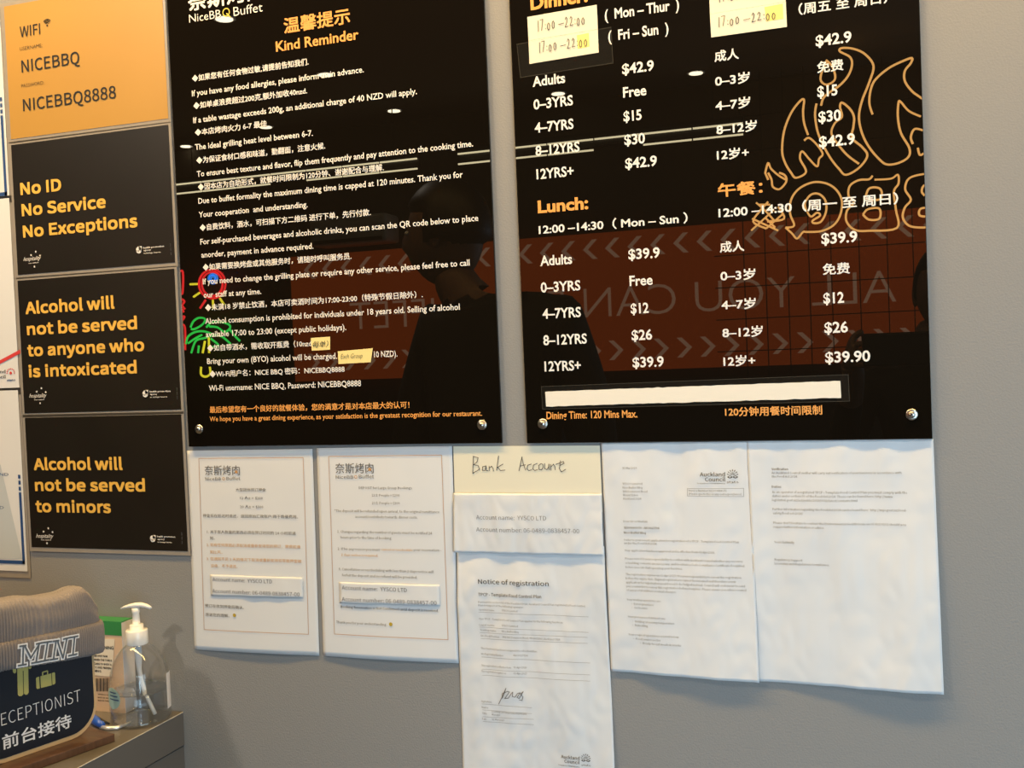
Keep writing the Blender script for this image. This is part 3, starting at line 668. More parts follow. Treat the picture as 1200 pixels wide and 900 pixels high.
rows(t, [('321009860676 - AAC0027794', 731.7, 619.2, 773), ('Nice Buffet Bbq', 731.7, 625, 757)], .0027, YL, d3, bold=.025, eps=.0007, inter=True, res=1)
bordered(t, [(805.8, 572.3), (871.7, 572.1), (871.7, 581.7), (805.8, 581)], d3, YL, .0003)
t.build('lettering', M_ink, g3)
t = MB(); rows(t, [('Auckland', 820.8, 558, 850), ('Council', 826.7, 563.8, 850.3)], .0048, YL, d3, bold=.02, eps=.0007, inter=True, res=2); rows(t, [('Te Kaunihera o Tāmaki Makaurau', 817.5, 566.8, 850)], .0014, YL, d3, eps=.0007, inter=True, res=1)
flower(t, 858.8, 556.5, .0066, YL, d3); rows(t, [('stato', 852, 566, 865.8)], .0028, YL, d3, bold=.02, eps=.0007, inter=True, res=1); t.build('council_logo', M_inkb, g3)
d4 = wrink(45, .0026, .007, 1.383, 1.083, .03, .26)
g4 = page('approval_letter', 'second page of the approval letter, rightmost sheet below the price board', 'paper', [(875.4, 517), (1093.6, 514.4), (1105.8, 811.7), (888.8, 797.5)], M_paper, d4, -.0009, 60, 80)
t = MB(); rows(t, [('An Auckland Council verifier will carry out verification of your business in accordance with', 904.4, 555.4, 1056.4), ('the Food Act 2014.', 904.6, 559.6, 935),
('As an operator of a registered TPCP - Template Food Control Plan you must comply with the', 905, 577.8, 1063), ('duties under section 50 of the Food Act 2014. These can be found here: http://www.', 905, 582.4, 1047), ('legislation.govt.nz/act/public/2014/0032/latest/contents.html', 905, 587.2, 1005),
('Further information regarding the Food Act 2014 can be found here:  http://mpi.govt.nz/food-', 905.6, 597.8, 1062.4), ('safety/food-act-2014/', 906, 602.6, 941), ("Please don't hesitate to contact the Environmental Health team on 09 301 0101 should you", 906.4, 613.8, 1061.4),
('require further information or advice.', 906.6, 618.6, 966.4), ('Yours faithfully', 907.6, 636.4, 931), ('Regulatory Support', 908, 656.9, 940.4), ('Licensing and Regulatory Compliance', 908, 661.4, 971.6)], .0028, YL, d4, bold=-.002, eps=.0007, inter=True, res=1)
rows(t, [('Verification', 904.4, 551, 923.6), ('Duties', 904.6, 571.6, 915.6)], .0028, YL, d4, bold=.03, eps=.0007, inter=True, res=1)
t.build('lettering', M_ink, g4)

# ================================================================== counter and what stands on it
ZT = .984
ct = empty('reception_counter', (-1.45, -.6, 0), 'grey reception counter with a highlight painted along its top edge, against the wall', 'counter')
o = MB().box((-1.90, -.85, ZT-.050), (-1.0105, -.0005, ZT)).build('countertop', M_top, ct); bevel(o, .0008, 1)
o.data.materials.append(M_cab)
for p in o.data.polygons:
    if abs(p.normal.z) < .5: p.material_index = 1
o = MB().box((-1.90, -.84, .08), (-1.0125, -.0005, ZT-.0515)).build('side_panel', M_cab, ct)
MB().box((-1.88, -.82, 0), (-1.03, -.01, .08)).build('plinth', M_blackp, ct)
t = MB(); t.tube([(-1.0108, -.849, ZT-.0003), (-1.0108, -.001, ZT-.0003)], .0007, 6); t.build('edge_highlight', M_edge, ct)  # bright edge highlight painted as a thin pale strip

# sign plane frame
AG = math.radians(16); U = V((math.sin(AG), math.cos(AG), 0)); N = V((math.cos(AG), -math.sin(AG), 0)); S0 = V((-1.071, -.16, ZT))
def SG(s, n, h): return S0 + U*s + N*n + V((0, 0, h))
def SH(px, py, off=0.):
    p = on(px, py, S0+N*off, N)-S0; return p.dot(U), p.z
# walnut base
ws = empty('walnut_base', SG(-.05, 0, 0), 'dark walnut wood block under the reception sign', 'base')
t = MB(); t.prism([SG(-.150, -.045, 0), SG(.041, -.045, 0), SG(.041, .033, 0), SG(-.150, .033, 0)], (0, 0, .0112)); o = t.build('block', M_walnut, ws); bevel(o, .0012, 2)
# rounded sign plate
def rrect(s0, s1, h0, h1, r, n, k=8):
    P = []
    for cx, cy, a0 in ((s1-r, h0+r, -90), (s1-r, h1-r, 0), (s0+r, h1-r, 90), (s0+r, h0+r, 180)):
        for i in range(k+1):
            a = math.radians(a0+90*i/k); P.append((cx+r*math.cos(a), cy+r*math.sin(a)))
    return P
rs = empty('reception_sign', SG(-.05, 0, .0113), 'rounded navy reception sign with a pale wood rim, on the walnut block', 'sign')
out = rrect(-.1385, .0365, .0115, .206, .040, 0); inn = rrect(-.1345, .0325, .0175, .202, .036, 0)
t = MB(); t.prism([SG(a, -.008, b) for a, b in out], N*.008); t.build('wooden_plate', M_ply, rs)
t = MB(); t.prism([SG(a, 0, b) for a, b in inn], N*.0008); t.build('sign_face', M_navyp, rs)
def stext(mb, s, s0, s1, h, cap, bold, n=.0011, slant=0., res=4):
    v, f = glyphs(s, bold, res, inter=not is_cjk(s)); a = min(q[0] for q in v); b = max(q[0] for q in v)
    kx = (s1-s0)/(b-a); ky = cap/(CAPC if is_cjk(s) else CAPI)
    mb.row(); mb.add([SG(s0+(x-a)*kx, n, h+y*ky+slant*(s0+(x-a)*kx)) for x, y in v], f)
t = MB(); e0 = SH(0, 851)[0]; e1, hT = SH(94, 821.3)
step = (e1-e0)/11.0
stext(t, 'RECEPTIONIST', e0-step, e1, .0606, .0165, -.006)
c0, c1 = SH(2.4, 876.8)[0], SH(83, 851)[0]; [stext(t, '前台接待', c0+dx_, c1+dx_, .0305+dz_, .0180, 0, n=.0011+.00003*k_) for k_, (dx_, dz_) in enumerate(((0, 0), (.0006, 0), (0, .0006), (.0006, .0006)))]
t.build('lettering', M_signw, rs)
def spoly(mb, pts, n=.0011):                                   # polygon given in photo pixels on the sign face
    q = [SH(*p) for p in pts]; ar = sum(q[i][0]*q[(i+1) % len(q)][1]-q[(i+1) % len(q)][0]*q[i][1] for i in range(len(q)))
    if ar < 0: q = q[::-1]
    mb.add([SG(a, n, b) for a, b in q], [tuple(range(len(q)))])
k = 6.923
def zz(L): return [(a/k, 770+b/k) for a, b in L]
t = MB()
spoly(t, zz([(132, -60), (176, -70), (186, 300), (172, 315), (155, 317), (141, 305)])); spoly(t, zz([(184, -72), (222, -80), (229, 285), (218, 303), (203, 305), (190, 296)]))
spoly(t, zz([(176, -71), (186, -73), (187, 110), (178, 112)]))
spoly(t, zz([(98, -60), (126, -66), (128, 120), (118, 132), (106, 128), (101, 116)])); spoly(t, zz([(226, -80), (250, -85), (250, 88), (240, 97), (228, 92)]))
spoly(t, zz([(12, 90), (90, 75), (92, 88), (16, 106)]))
t.build('porter_figure', M_olive, rs)
t = MB()
spoly(t, zz([(288, 172), (297, 163), (314, 158), (319, 252), (300, 258), (292, 250)])); spoly(t, zz([(324, 155), (412, 131), (417, 228), (328, 250)]))
spoly(t, zz([(417, 129), (436, 122), (443, 130), (446, 208), (440, 218), (422, 224)]))
spoly(t, zz([(337, 150), (337, 122), (347, 116), (348, 146)])); spoly(t, zz([(347, 116), (378, 107), (379, 117), (348, 126)])); spoly(t, zz([(378, 107), (386, 110), (387, 136), (378, 139)]))
t.build('suitcase_figure', M_olive, rs)

# ---- knitted hat draped over the sign
ht = empty('knitted_hat', SG(-.05, 0, .125), 'taupe ribbed knitted beanie pulled over the top of the reception sign', 'hat')
HC = (-.0525, -.004)                                          # centre in s, n
NA = 720; RIBS = 144
def cuffdrop(s): return .0150*max(0, min(1, (.045-s)/.15))     # the cuff hangs a little higher to the left
def ring(a, b, ph, e=2.6):
    c, s_ = math.cos(ph), math.sin(ph)
    return (a*math.copysign(abs(c)**(2/e), c), b*math.copysign(abs(s_)**(2/e), s_))
def rib(k, amp): return 3.0*amp*math.cos(RIBS*2*math.pi*k/NA)
def topprof(s):                                               # crown outline measured off the photograph
    P = [(-.155, .190), (-.135, .214), (-.10, .2245), (-.07, .2235), (-.04, .2175), (-.012, .2165), (.008, .2205), (.018, .2195), (.027, .211), (.033, .200), (.040, .192), (.0445, .182), (.048, .166)]
    if s <= P[0][0]: return P[0][1]
    for (a, b), (c, d) in zip(P[:-1], P[1:]):
        if s <= c:
            u = (s-a)/(c-a); u = u*u*(3-2*u)*.5+u*.5; return b+(d-b)*u
    return P[-1][1]
v = []; f = []; NVV = 30
for j in range(NVV+1):
    t_ = j/NVV
    for k_ in range(NA):
        ph = 2*math.pi*k_/NA; a, b = ring(.0975, .026, ph)
        h0 = .156+cuffdrop(HC[0]+a)*.6; H = topprof(HC[0]+a*.985)
        fall = math.sqrt(max(0, 1-t_**2.6))
        a2 = a*(1-.02*t_); wob = .0025*noise.noise(V((a*30, j*.15, b*20)))*math.sin(t_*3.14)
        r = rib(k_, .0007*(1-.6*t_)); nl = math.hypot(a/.0975**2, b/.026**2) or 1
        s_ = HC[0]+a2+r*(a/.0975**2)/nl; n_ = HC[1]+b*fall*(1+.12*math.sin(t_*3.14))+r*(b/.026**2)/nl+wob*(1 if b > 0 else -1)
        v.append(SG(s_, n_, h0+(H-h0)*(math.sin(t_*math.pi/2)**.9)))
for j in range(NVV):
    for k_ in range(NA): k2 = (k_+1) % NA; f.append((j*NA+k_, j*NA+k2, (j+1)*NA+k2, (j+1)*NA+k_))
link('crown', v, f, M_knit, ht, True)
prof = [(-.006, .002), (-.003, -.0012), (.0015, -.0015), (.0035, .0015), (.0042, .010), (.0048, .020), (.0048, .030), (.0042, .038), (.0025, .0425), (0, .0432), (-.004, .040), (-.006, .030)]
v = []; f = []; PN = len(prof)
def cuffpt(ph, dr, dh, k_=None):
    a, b = ring(.0985, .0275, ph); nl = math.hypot(a/.0985**2, b/.0275**2) or 1
    na, nb = (a/.0985**2)/nl, (b/.0275**2)/nl; r = dr+(rib(k_, .00065) if k_ is not None else 0)
    s_ = HC[0]+a+na*r; return SG(s_, HC[1]+b+nb*r, .1235+cuffdrop(s_)*(1-dh/.0432*.55)+dh+.0008*noise.noise(V((ph*5, dh*40, 0))))
for j, (dr, dh) in enumerate(prof):
    for k_ in range(NA): v.append(cuffpt(2*math.pi*k_/NA, dr, dh, k_))
for j in range(PN-1):
    for k_ in range(NA): k2 = (k_+1) % NA; f.append((j*NA+k_, j*NA+k2, (j+1)*NA+k2, (j+1)*NA+k_))
link('cuff', v, f, M_knit, ht, True)
# embroidered slab letters; strokes in zoomed photo pixels (origin 0,720, scale 10)
LT = [[(205, 368), (268, 357)], [(242, 366), (236, 578)], [(190, 592), (272, 578)], [(262, 372), (328, 500)], [(328, 500), (428, 338)], [(424, 338), (388, 552)], [(342, 562), (432, 546)], [(396, 338), (455, 326)],
      [(476, 322), (568, 310)], [(524, 316), (490, 532)], [(446, 542), (532, 526)], [(590, 308), (652, 299)], [(622, 304), (592, 518)], [(556, 524), (640, 510)], [(640, 302), (702, 496)], [(752, 275), (706, 498)], [(714, 282), (784, 266)],
      [(800, 264), (884, 249)], [(846, 257), (824, 466)], [(776, 477), (870, 459)]]
def cuffproject(s_, h, off):
    a = (s_-HC[0]); A_ = .0985+.0045; c = max(-.999, min(.999, a/A_)); B_ = .0275+.0045
    b = B_*(1-abs(c)**2.6)**(1/2.6); return SG(s_, HC[1]+b+off, h)
def stitch(wd, off, name, mt):
    t = MB()
    for a, b in LT:
        p = SH(a[0]/10, 720+a[1]/10, .024); q = SH(b[0]/10, 720+b[1]/10, .024)
        d = V((q[0]-p[0], q[1]-p[1])); d.normalize(); nn = V((-d.y, d.x))*wd/2; e = d*wd*.5
        n = 5; base = len(t.v)
        vv = []
        for i in range(n+1):
            u = i/n; cx = p[0]-e.x+(q[0]-p[0]+2*e.x)*u; cy = p[1]-e.y+(q[1]-p[1]+2*e.y)*u
            for sgn in (-1, 1): vv.append(cuffproject(cx+sgn*nn.x, cy+sgn*nn.y, off))
        t.add(vv, [(2*i, 2*i+2, 2*i+3, 2*i+1) for i in range(n)])
    t.build(name, mt, ht)
stitch(.0060, .0026, 'letter_outline', M_knitl); stitch(.0024, .0031, 'letter_fill', M_knitg)

# ---- green and tan carton
bxr = W(142, 729, -.026).x; bt = W(142, 729, -.026).z; b0 = bxr-.105; zf = ZT
cb = empty('medicine_carton', ((bxr+b0)/2, -.014, zf), 'green-topped tan carton with a printed warning, behind the hat and the bottle', 'box')
MB().box((b0, -.026, zf), (bxr, -.001, bt-.001)).build('carton_body', M_tan, cb)
zg = W(142, 745, -.026).z
MB().box((b0-.0003, -.0266, zg), (bxr+.0002, -.0262, bt)).build('green_front', M_green, cb)
MB().box((b0-.0003, -.0264, bt-.001), (bxr+.0002, -.0008, bt+.0004)).build('green_lid', M_green, cb)
MB().box((bxr+.0001, -.0262, zf+.0005), (bxr+.0006, -.0010, bt-.0012)).build('white_side', M_side, cb)
yb = -.0264
sheet('warning_label', [(97, 748.5), (134.5, 748.7), (131, 793), (97, 790)], M_lbl, yb, .0003, parent=cb)
t = MB(); rows(t, [('WARNING', 112, 759.8, 133.3)], .0048, yb-.0003, bold=.02); rows(t, [('DRY SKIN:', 110, 765, 115)], .0022, yb-.0003, bold=.02, res=1)
rows(t, [('KEEP AWAY FROM', 110, 769.2, 126), ('WHEN THE TUBE IS', 110, 773.8, 131.5), ('CLING TO BODY A', 110, 778.5, 131), ('TO AND PREVEN', 110, 782.8, 130), ('NING.', 110, 787, 119.5)], .0029, yb-.0003, bold=.03, res=1)
for i in range(13):
    a = 112.2+i*1.30; wd = (.6, 1., .45)[i % 3]
    P = [W(a, 794.5, yb), W(a+wd, 794.5, yb), W(a+wd, 810, yb), W(a, 810, yb)]; t.add([(p.x, yb-.0008, p.z) for p in P], [(3, 2, 1, 0)])
rows(t, [('W5NC1168', 115, 814.3, 129), ('BATCH 0318', 115, 818, 129), ('MADE IN CHINA', 115, 821.4, 129)], .0022, yb-.0003, bold=.02, res=1)
t.build('carton_print', M_inkb, cb)
t = MB(); rows(t, [('◆', 114.8, 737, 117.5)], .004, yb-.0004, eps=.0006); t.build('corner_mark', M_inkb, cb)

# ---- hand sanitiser bottle
c = (-1.051, -.0455, ZT); sb = empty('pump_bottle', c, 'clear half-empty hand sanitiser bottle with a white pump, on the counter corner', 'bottle')
pr = [(.030, .0005), (.037, .0012), (.0415, .004), (.043, .010), (.0428, .030), (.0425, .050), (.0418, .064), (.0395, .077), (.0355, .089), (.0300, .099), (.0240, .1065), (.0180, .1115), (.0140, .1145), (.0140, .121)]
t = MB(); t.lathe(pr, c, 64); t.build('bottle_body', M_pet, sb, True)
gl = [(max(.002, r-.0022), max(z, .0035)) for r, z in pr if z <= .031]+[(.0405, .046), (.0390, .0462)]
t = MB(); t.lathe(gl, c, 64); t.build('gel', M_gel, sb, True)
t = MB(); t.lathe([(.002, .0461), (.0400, .0463), (.0405, .0475), (.0398, .0478), (.0390, .0466), (.002, .0464)], c, 64, cap=False); t.build('gel_surface', M_pet, sb, True)
t = MB(); t.lathe([(.0425, .0004), (.0432, .004), (.0432, .009), (.0424, .0093)], c, 64, cap=False); t.build('base_rim', M_pet, sb, True)
t = MB(); t.lathe([(.0152, .1135), (.0156, .1145), (.0156, .1335), (.0150, .1345), (.0100, .1348), (.0098, .1420), (.0092, .1426), (.0056, .1428), (.0052, .1500), (.0048, .1580), (.0056, .1600), (.0056, .1665), (.002, .167)], c, 40); t.build('pump_collar', M_plast, sb, True)
# nozzle head: a curved spout running to the right
R_ = V((RT.x, RT.y, 0)).normalized()
def np_(a, h): return V(c)+R_*a+V((0, 0, h))
P = [np_(-.0215, .1655), np_(-.016, .1680), np_(-.008, .1700), np_(0, .1712), (np_(.008, .1710)), np_(.015, .1690), np_(.0205, .1655), np_(.0225, .1632)]
t = MB(); t.tube(P, [.0016, .0024, .0036, .0046, .0046, .0040, .0032, .0022], 14)
for q in t.v: q.z = ZT+.169+(q.z-ZT-.169)*.8
t.build('pump_nozzle', M_plast, sb, True)
t = MB(); t.tube([np_(0, .120), np_(.0005, .095), np_(.001, .075), np_(.004, .055), np_(.010, .035), np_(.0175, .016), np_(.021, .008)], [.0058, .0055, .0034, .0030, .0029, .0029, .0029], 12); t.build('dip_tube', M_tube, sb, True)
def arc_label(a0, a1, z0, z1, mt, name, rad=.0436, round_=False):
    v = []; f = []; n = 14; mm = 10
    for j in range(mm+1):
        for i in range(n+1):
            u = i/n*2-1; w_ = j/mm*2-1
            if round_: u2 = u*math.sqrt(max(0, 1-w_*w_/1.0)) if abs(w_) < 1 else 0; 
            else: u2 = u
            a = (a0+a1)/2+u2*(a1-a0)/2; v.append((c[0]+rad*math.cos(a), c[1]+rad*math.sin(a), ZT+z0+(z1-z0)*j/mm))
    for j in range(mm):
        for i in range(n): q = j*(n+1)+i; f.append((q, q+1, q+n+2, q+n+1))
    return link(name, v, f, mt, sb, True)
cdir = math.atan2(-CD-c[1], 0-c[0])                            # direction from the bottle to the camera
def ang(px):                                                   # label angle for a sideways offset in units of the radius
    return cdir+math.asin(max(-.99, min(.99, px)))
arc_label(ang(-.99), ang(-.62), .028, .060, M_mint, 'front_label', round_=True)
arc_label(ang(.86), ang(.985), .018, .070, M_side, 'back_label', rad=.0434)
t = MB()
for i, (z, a0, a1) in enumerate([(.052, -.93, -.74), (.047, -.93, -.70), (.042, -.93, -.66)]):
    n = 6; vv = []
    for q in range(n+1):
        a = ang(a0+(a1-a0)*q/n)
        for zz_ in (z, z+.0016): vv.append((c[0]+.0439*math.cos(a), c[1]+.0439*math.sin(a), ZT+zz_))
    t.add(vv, [(2*q, 2*q+2, 2*q+3, 2*q+1) for q in range(n)])
t.build('label_print', M_blue, sb)

# ---- blue handled tool
za = ZT+.006
tl = empty('folding_knife', ZP(118, 848, ZT), 'small blue handled metal tool lying beside the sanitiser bottle', 'tool')
a = ZP(100, 836, za); b = ZP(120, 850, za)
t = MB(); t.tube([a, a.lerp(b, .3), a.lerp(b, .7), b], [.0050, .0066, .0066, .0045], 12); t.build('handle', M_bluep, tl, True)
t = MB(); t.tube([ZP(109, 838, za+.002), ZP(120, 845.5, za+.003), ZP(128.5, 848.3, za-.001)], [.0026, .0030, .0012], 8); t.build('black_clip', M_blackp, tl, True)
P = [ZP(x, y, ZT+.0030) for x, y in ((118, 852), (127, 853.5), (137, 853), (146, 850), (153.5, 845.5))]
t = MB(); t.tube(P, [.0030, .0036, .0034, .0024, .0008], 10)
for q in t.v: q.z = ZT+.003+(q.z-ZT-.003)*.9
t.build('curved_blade', M_chrome, tl, True)

# ================================================================== what the boards reflect: the room behind the camera
bn = empty('lit_banner', (-1.6, -4.25, 1.38), 'red lit banner on the opposite wall with all you can eat buffet lettering, seen mirrored', 'sign')
zb0, zb1 = 1.39, 2.13
MB().box((-3.32, -4.30, zb0), (.45, -4.25, zb1)).build('lit_panel', M_banner, bn)
t = MB()
def onwall_text(mb, s, xr, xl, z, cap, bold, y=-4.248):        # runs from +x to -x, read from inside the room
    v, f = glyphs(s, bold, 4); a = min(q[0] for q in v); b = max(q[0] for q in v); kx = (xr-xl)/(b-a); ky = cap/.73
    mb.add([(xr-(x-a)*kx, y, z+y_*ky) for x, y_ in v], f)
onwall_text(t, 'ALL YOU CAN EAT BUFFET', MIR(1050, 340, 4.25).x, MIR(412, 380, 4.25).x, 1.680, .17, -.012)
for i in range(30):
    x = .35-i*.122
    for zc, sg_ in ((2.045, 1), (1.50, -1)):
        for s2 in (1, -1):
            p0 = V((x-sg_*.026, -4.248, zc)); p1 = V((x+sg_*.026, -4.248, zc+s2*.052)); w2 = V((.014, 0, 0))
            t.add([p0-w2, p0+w2, p1+w2, p1-w2], [(0, 1, 2, 3) if s2 < 0 else (0, 3, 2, 1)])
t.build('lit_lettering', M_banl, bn)
t = MB()
for px in (872, 897, 923, 948, 974, 1007, 1040, 1070):
    x = MIR(px, 300, 4.1).x; t.box((x-.0022, -4.103, 1.2), (x+.0022, -4.097, 2.84))
for z in (1.3, 1.47, 1.63, 1.79, 1.95, 2.12, 2.29, 2.46, 2.63, 2.8): t.box((-.8, -4.103, z-.0022), (.4, -4.097, z+.0022))
tag(t.build('wire_grid', M_blackp), 'dark wire grid panel behind the neon, in the boards\' reflection', 'grid')

def neon(mb, lines, D, r=.0075, sc=None, closed=False):
    for L in lines:
        pts = [MIR(*(sc(p) if sc else p), D) for p in L]
        sm = []
        for i in range(len(pts)-1):                            # Catmull-Rom smoothing
            p0 = pts[max(0, i-1)]; p1 = pts[i]; p2 = pts[i+1]; p3 = pts[min(len(pts)-1, i+2)]
            for q in range(5):
                t_ = q/5; sm.append(.5*((2*p1)+(-p0+p2)*t_+(2*p0-5*p1+4*p2-p3)*t_*t_+(-p0+3*p1-3*p2+p3)*t_**3))
        sm.append(pts[-1]); mb.tube(sm, r, 6)
zA = lambda p: (820+p[0]/4.286, p[1]/4.286)
zB = lambda p: (820+p[0]/4.286, 190+p[1]/4.286)
flame = [[(735, 375), (722, 330), (640, 305), (612, 370), (610, 410), (640, 428), (680, 400), (668, 340), (635, 305)][2:],
[(610, 533), (622, 495), (655, 465), (700, 435), (745, 385), (765, 330), (755, 290), (705, 262), (712, 245), (770, 248), (830, 275), (873, 335), (850, 420), (815, 510), (800, 590), (815, 670), (850, 740), (900, 800), (940, 828), (1000, 820), (1048, 790), (1052, 745), (1010, 670), (995, 590), (998, 520), (1008, 513), (1050, 560), (1110, 588)],
[(868, 577), (852, 520), (860, 450), (885, 400), (950, 345), (1020, 310), (1065, 295), (1060, 320), (1030, 360), (1030, 410), (1065, 460), (1105, 490), (1150, 520)],
[(545, 680), (525, 620), (520, 560), (525, 505), (505, 510), (460, 570), (425, 660), (415, 760), (430, 820), (460, 870), (485, 895), (535, 865), (505, 800), (515, 762), (550, 800), (590, 838), (600, 800), (618, 775), (590, 730), (550, 695), (525, 708)],
[(587, 523), (580, 580), (592, 660), (620, 730), (660, 800), (700, 850), (735, 880), (800, 845), (842, 785), (815, 740), (765, 695), (772, 640), (775, 590), (755, 550), (715, 518), (705, 540), (715, 590), (680, 620), (662, 670), (690, 720), (740, 780), (800, 825)],
[(1130, 660), (1080, 650), (1060, 690), (1070, 725)], [(1095, 745), (1105, 780), (1130, 770)]]
bbq = [[(432, 330), (475, 320), (455, 260), (460, 190), (500, 135), (570, 103), (640, 110), (690, 145), (715, 200), (705, 270), (670, 320), (610, 348), (540, 352), (520, 352), (490, 385), (465, 360), (432, 330)],
[(535, 245), (530, 205), (560, 165), (600, 162), (632, 195), (635, 250), (610, 300), (575, 308), (568, 295), (605, 270), (590, 255), (560, 275), (540, 250)],
[(868, 70), (850, 88), (800, 92), (755, 120), (748, 170), (775, 205), (740, 245), (738, 300), (780, 342), (850, 346), (990, 332), (985, 240), (975, 150), (998, 110), (995, 65), (960, 85), (878, 90)],
[(830, 190), (850, 135), (900, 132), (915, 160), (900, 190), (830, 190)], [(820, 265), (845, 238), (902, 235), (902, 285), (850, 290), (820, 265)],
[(1180, 55), (1090, 68), (1045, 90), (1032, 140), (1060, 190), (1030, 230), (1020, 280), (1050, 320), (1110, 330), (1180, 325)], [(1170, 105), (1125, 120), (1115, 150), (1130, 170)], [(1170, 230), (1110, 235), (1105, 270), (1160, 275)]]
star = [[(285, 205), (330, 245), (380, 300)], [(345, 200), (300, 250)], [(300, 215), (355, 215)], [(310, 240), (270, 300), (335, 335)], [(265, 285), (395, 345)], [(395, 225), (425, 285), (340, 300)], [(375, 240), (260, 345)], [(420, 260), (335, 335)], [(330, 280), (380, 330)]]
nf = empty('neon_sign', MIR(960, 180, 3.9), 'amber neon flame and BBQ outline sign, seen mirrored in the price board', 'neon sign')
t = MB(); neon(t, flame, 3.9, .0050, zA); 
neon(t, [[(330, 870), (345, 820), (360, 850), (400, 885), (435, 905)], [(330, 870), (345, 905)]], 3.9, .0050, zA)
neon(t, [[(345, 55), (362, 90), (368, 125), (400, 138), (430, 110), (437, 85), (425, 65), (400, 55)]], 3.9, .0048, zB)
t.build('flame_tube', M_neono, nf, True)
t = MB(); neon(t, bbq, 3.9, .0048, zB); t.build('letter_tube', M_neono, nf, True)
t = MB(); neon(t, star, 3.9, .0048, zB); t.build('side_mark_tube', M_neono, nf, True)

zP_ = lambda p: (190+p[0]/5.624, 300+p[1]/5.624)
pn = empty('neon_sign', MIR(245, 390, 4.2), 'coloured neon palm and sun sign, seen mirrored in the reminder board', 'neon sign')
def circ(cx, cy, rx, ry, n=14): return [(cx+rx*math.cos(6.283*i/n), cy+ry*math.sin(6.283*i/n)) for i in range(n+1)]
t = MB(); neon(t, [circ(338, 185, 88, 95), circ(338, 185, 68, 78)], 4.2, .0065, zP_)
neon(t, [[(258, 345), (295, 290)]], 4.2, .0065, zP_)
neon(t, [[(120, 105), (145, 108), (143, 240), (125, 248)], [(130, 280), (155, 300), (140, 325), (158, 350)], [(125, 400), (155, 400), (140, 425)], [(130, 455), (158, 470), (160, 620)], [(130, 340), (150, 370)], [(150, 745), (155, 780)]], 4.2, .007, zP_); t.build('red_tube', M_neonr, pn, True)
t = MB(); neon(t, [circ(343, 150, 28, 30), circ(343, 150, 14, 15, 8)], 4.2, .0075, zP_); t.build('blue_tube', M_neonb, pn, True)
t = MB(); neon(t, [[(192, 187), (243, 185)], [(215, 270), (255, 243)], [(342, 290), (345, 350)], [(388, 278), (415, 320)], [(290, 560), (275, 640)], [(315, 530), (318, 640)], [(265, 730), (265, 780), (295, 795), (325, 775), (322, 730)]], 4.2, .007, zP_); t.build('yellow_tube', M_neony, pn, True)
t = MB(); neon(t, [[(195, 470), (215, 430), (250, 408), (290, 415), (275, 450), (225, 480), (200, 482)], [(300, 470), (330, 440), (390, 435), (445, 450), (455, 475), (420, 500), (370, 470), (320, 465)],
[(165, 580), (180, 530), (230, 500), (290, 498), (340, 520), (290, 540), (230, 560), (200, 640)], [(340, 520), (400, 530), (460, 580)], [(450, 480), (490, 530), (520, 560)], [(250, 590), (245, 640)], [(330, 545), (380, 590), (330, 600)], [(180, 575), (230, 540), (270, 520)]], 4.2, .0065, zP_); t.build('green_tube', M_neong, pn, True)

# ceiling strip lights and downlights
for (x0, x1, z) in ((-3.95, -2.35, 2.583), (-2.12, -.62, 2.583)):
    sl_ = empty('strip_light', ((x0+x1)/2, -4.0, z), 'hanging strip light over the %s of the room, mirrored in the boards' % ('left half' if x0 < -3 else 'right half'), 'lamp')
    MB().box((x0, -4.02, z-.045), (x1, -4.0, z+.03)).build('housing', M_blackp, sl_)
    for zz_ in (z-.008, z-.062):
        n = int((x1-x0)/.22)
        for i in range(n):
            a = x0+(x1-x0)*i/n
            if zz_ < z-.03 and i % 5 == 3: continue
            MB().box((a+.005, -3.99, zz_-.004), (a+(x1-x0)/n-.003, -3.982, zz_+.004)).build('light_segment', M_strl, sl_)
    for xx in (x0+.15, x1-.15):
        t = MB(); t.tube([(xx, -4.01, z+.03), (xx, -4.01, ZC)], .003, 6); t.build('hanger', M_blackp, sl_)
DLL = ['at the end of the short 6-7 rule in Chinese', 'under the logo of the reminder board', 'inside the first English rule', 'right of the 40 NZD rule', 'just under the first Adults row', 'left of the 0–3 row in Chinese', 'above the strip light, beside the maximum dining time rule']
for i, q in enumerate([(313, 150), (265, 24), (383, 89), (463, 131), (655, 111), (816, 87), (331, 203)]):
    P = ZP(*q, ZC-.006); x, y = P.x, -P.y
    y = max(y, -4.3)
    dl = empty('downlight', (x, y, ZC), 'ceiling downlight mirrored '+DLL[i], 'lamp', 'ceiling downlights')
    t = MB(); t.lathe([(.046, -.004), (.046, 0)], (x, y, ZC), 20); t.build('trim_ring', M_plast, dl)
    t = MB(); t.lathe([(.034, -.007), (.034, -.003)], (x, y, ZC), 20); t.build('lamp_disc', M_lampw, dl)
# wall unit above the banner
a, b = MIR(367, 262, 4.2), MIR(458, 283, 4.2)
wu = empty('wall_unit', ((a.x+b.x)/2, -4.3, b.z), 'pale wall mounted air unit above the red banner, seen mirrored', 'air conditioner')
o = MB().box((min(a.x, b.x), -4.34, b.z), (max(a.x, b.x), -4.16, a.z+.02)).build('housing', M_unit, wu); bevel(o, .02, 3)
MB().box((min(a.x, b.x)+.03, -4.165, b.z+.01), (max(a.x, b.x)-.03, -4.155, b.z+.03)).build('louvre', M_blackp, wu)

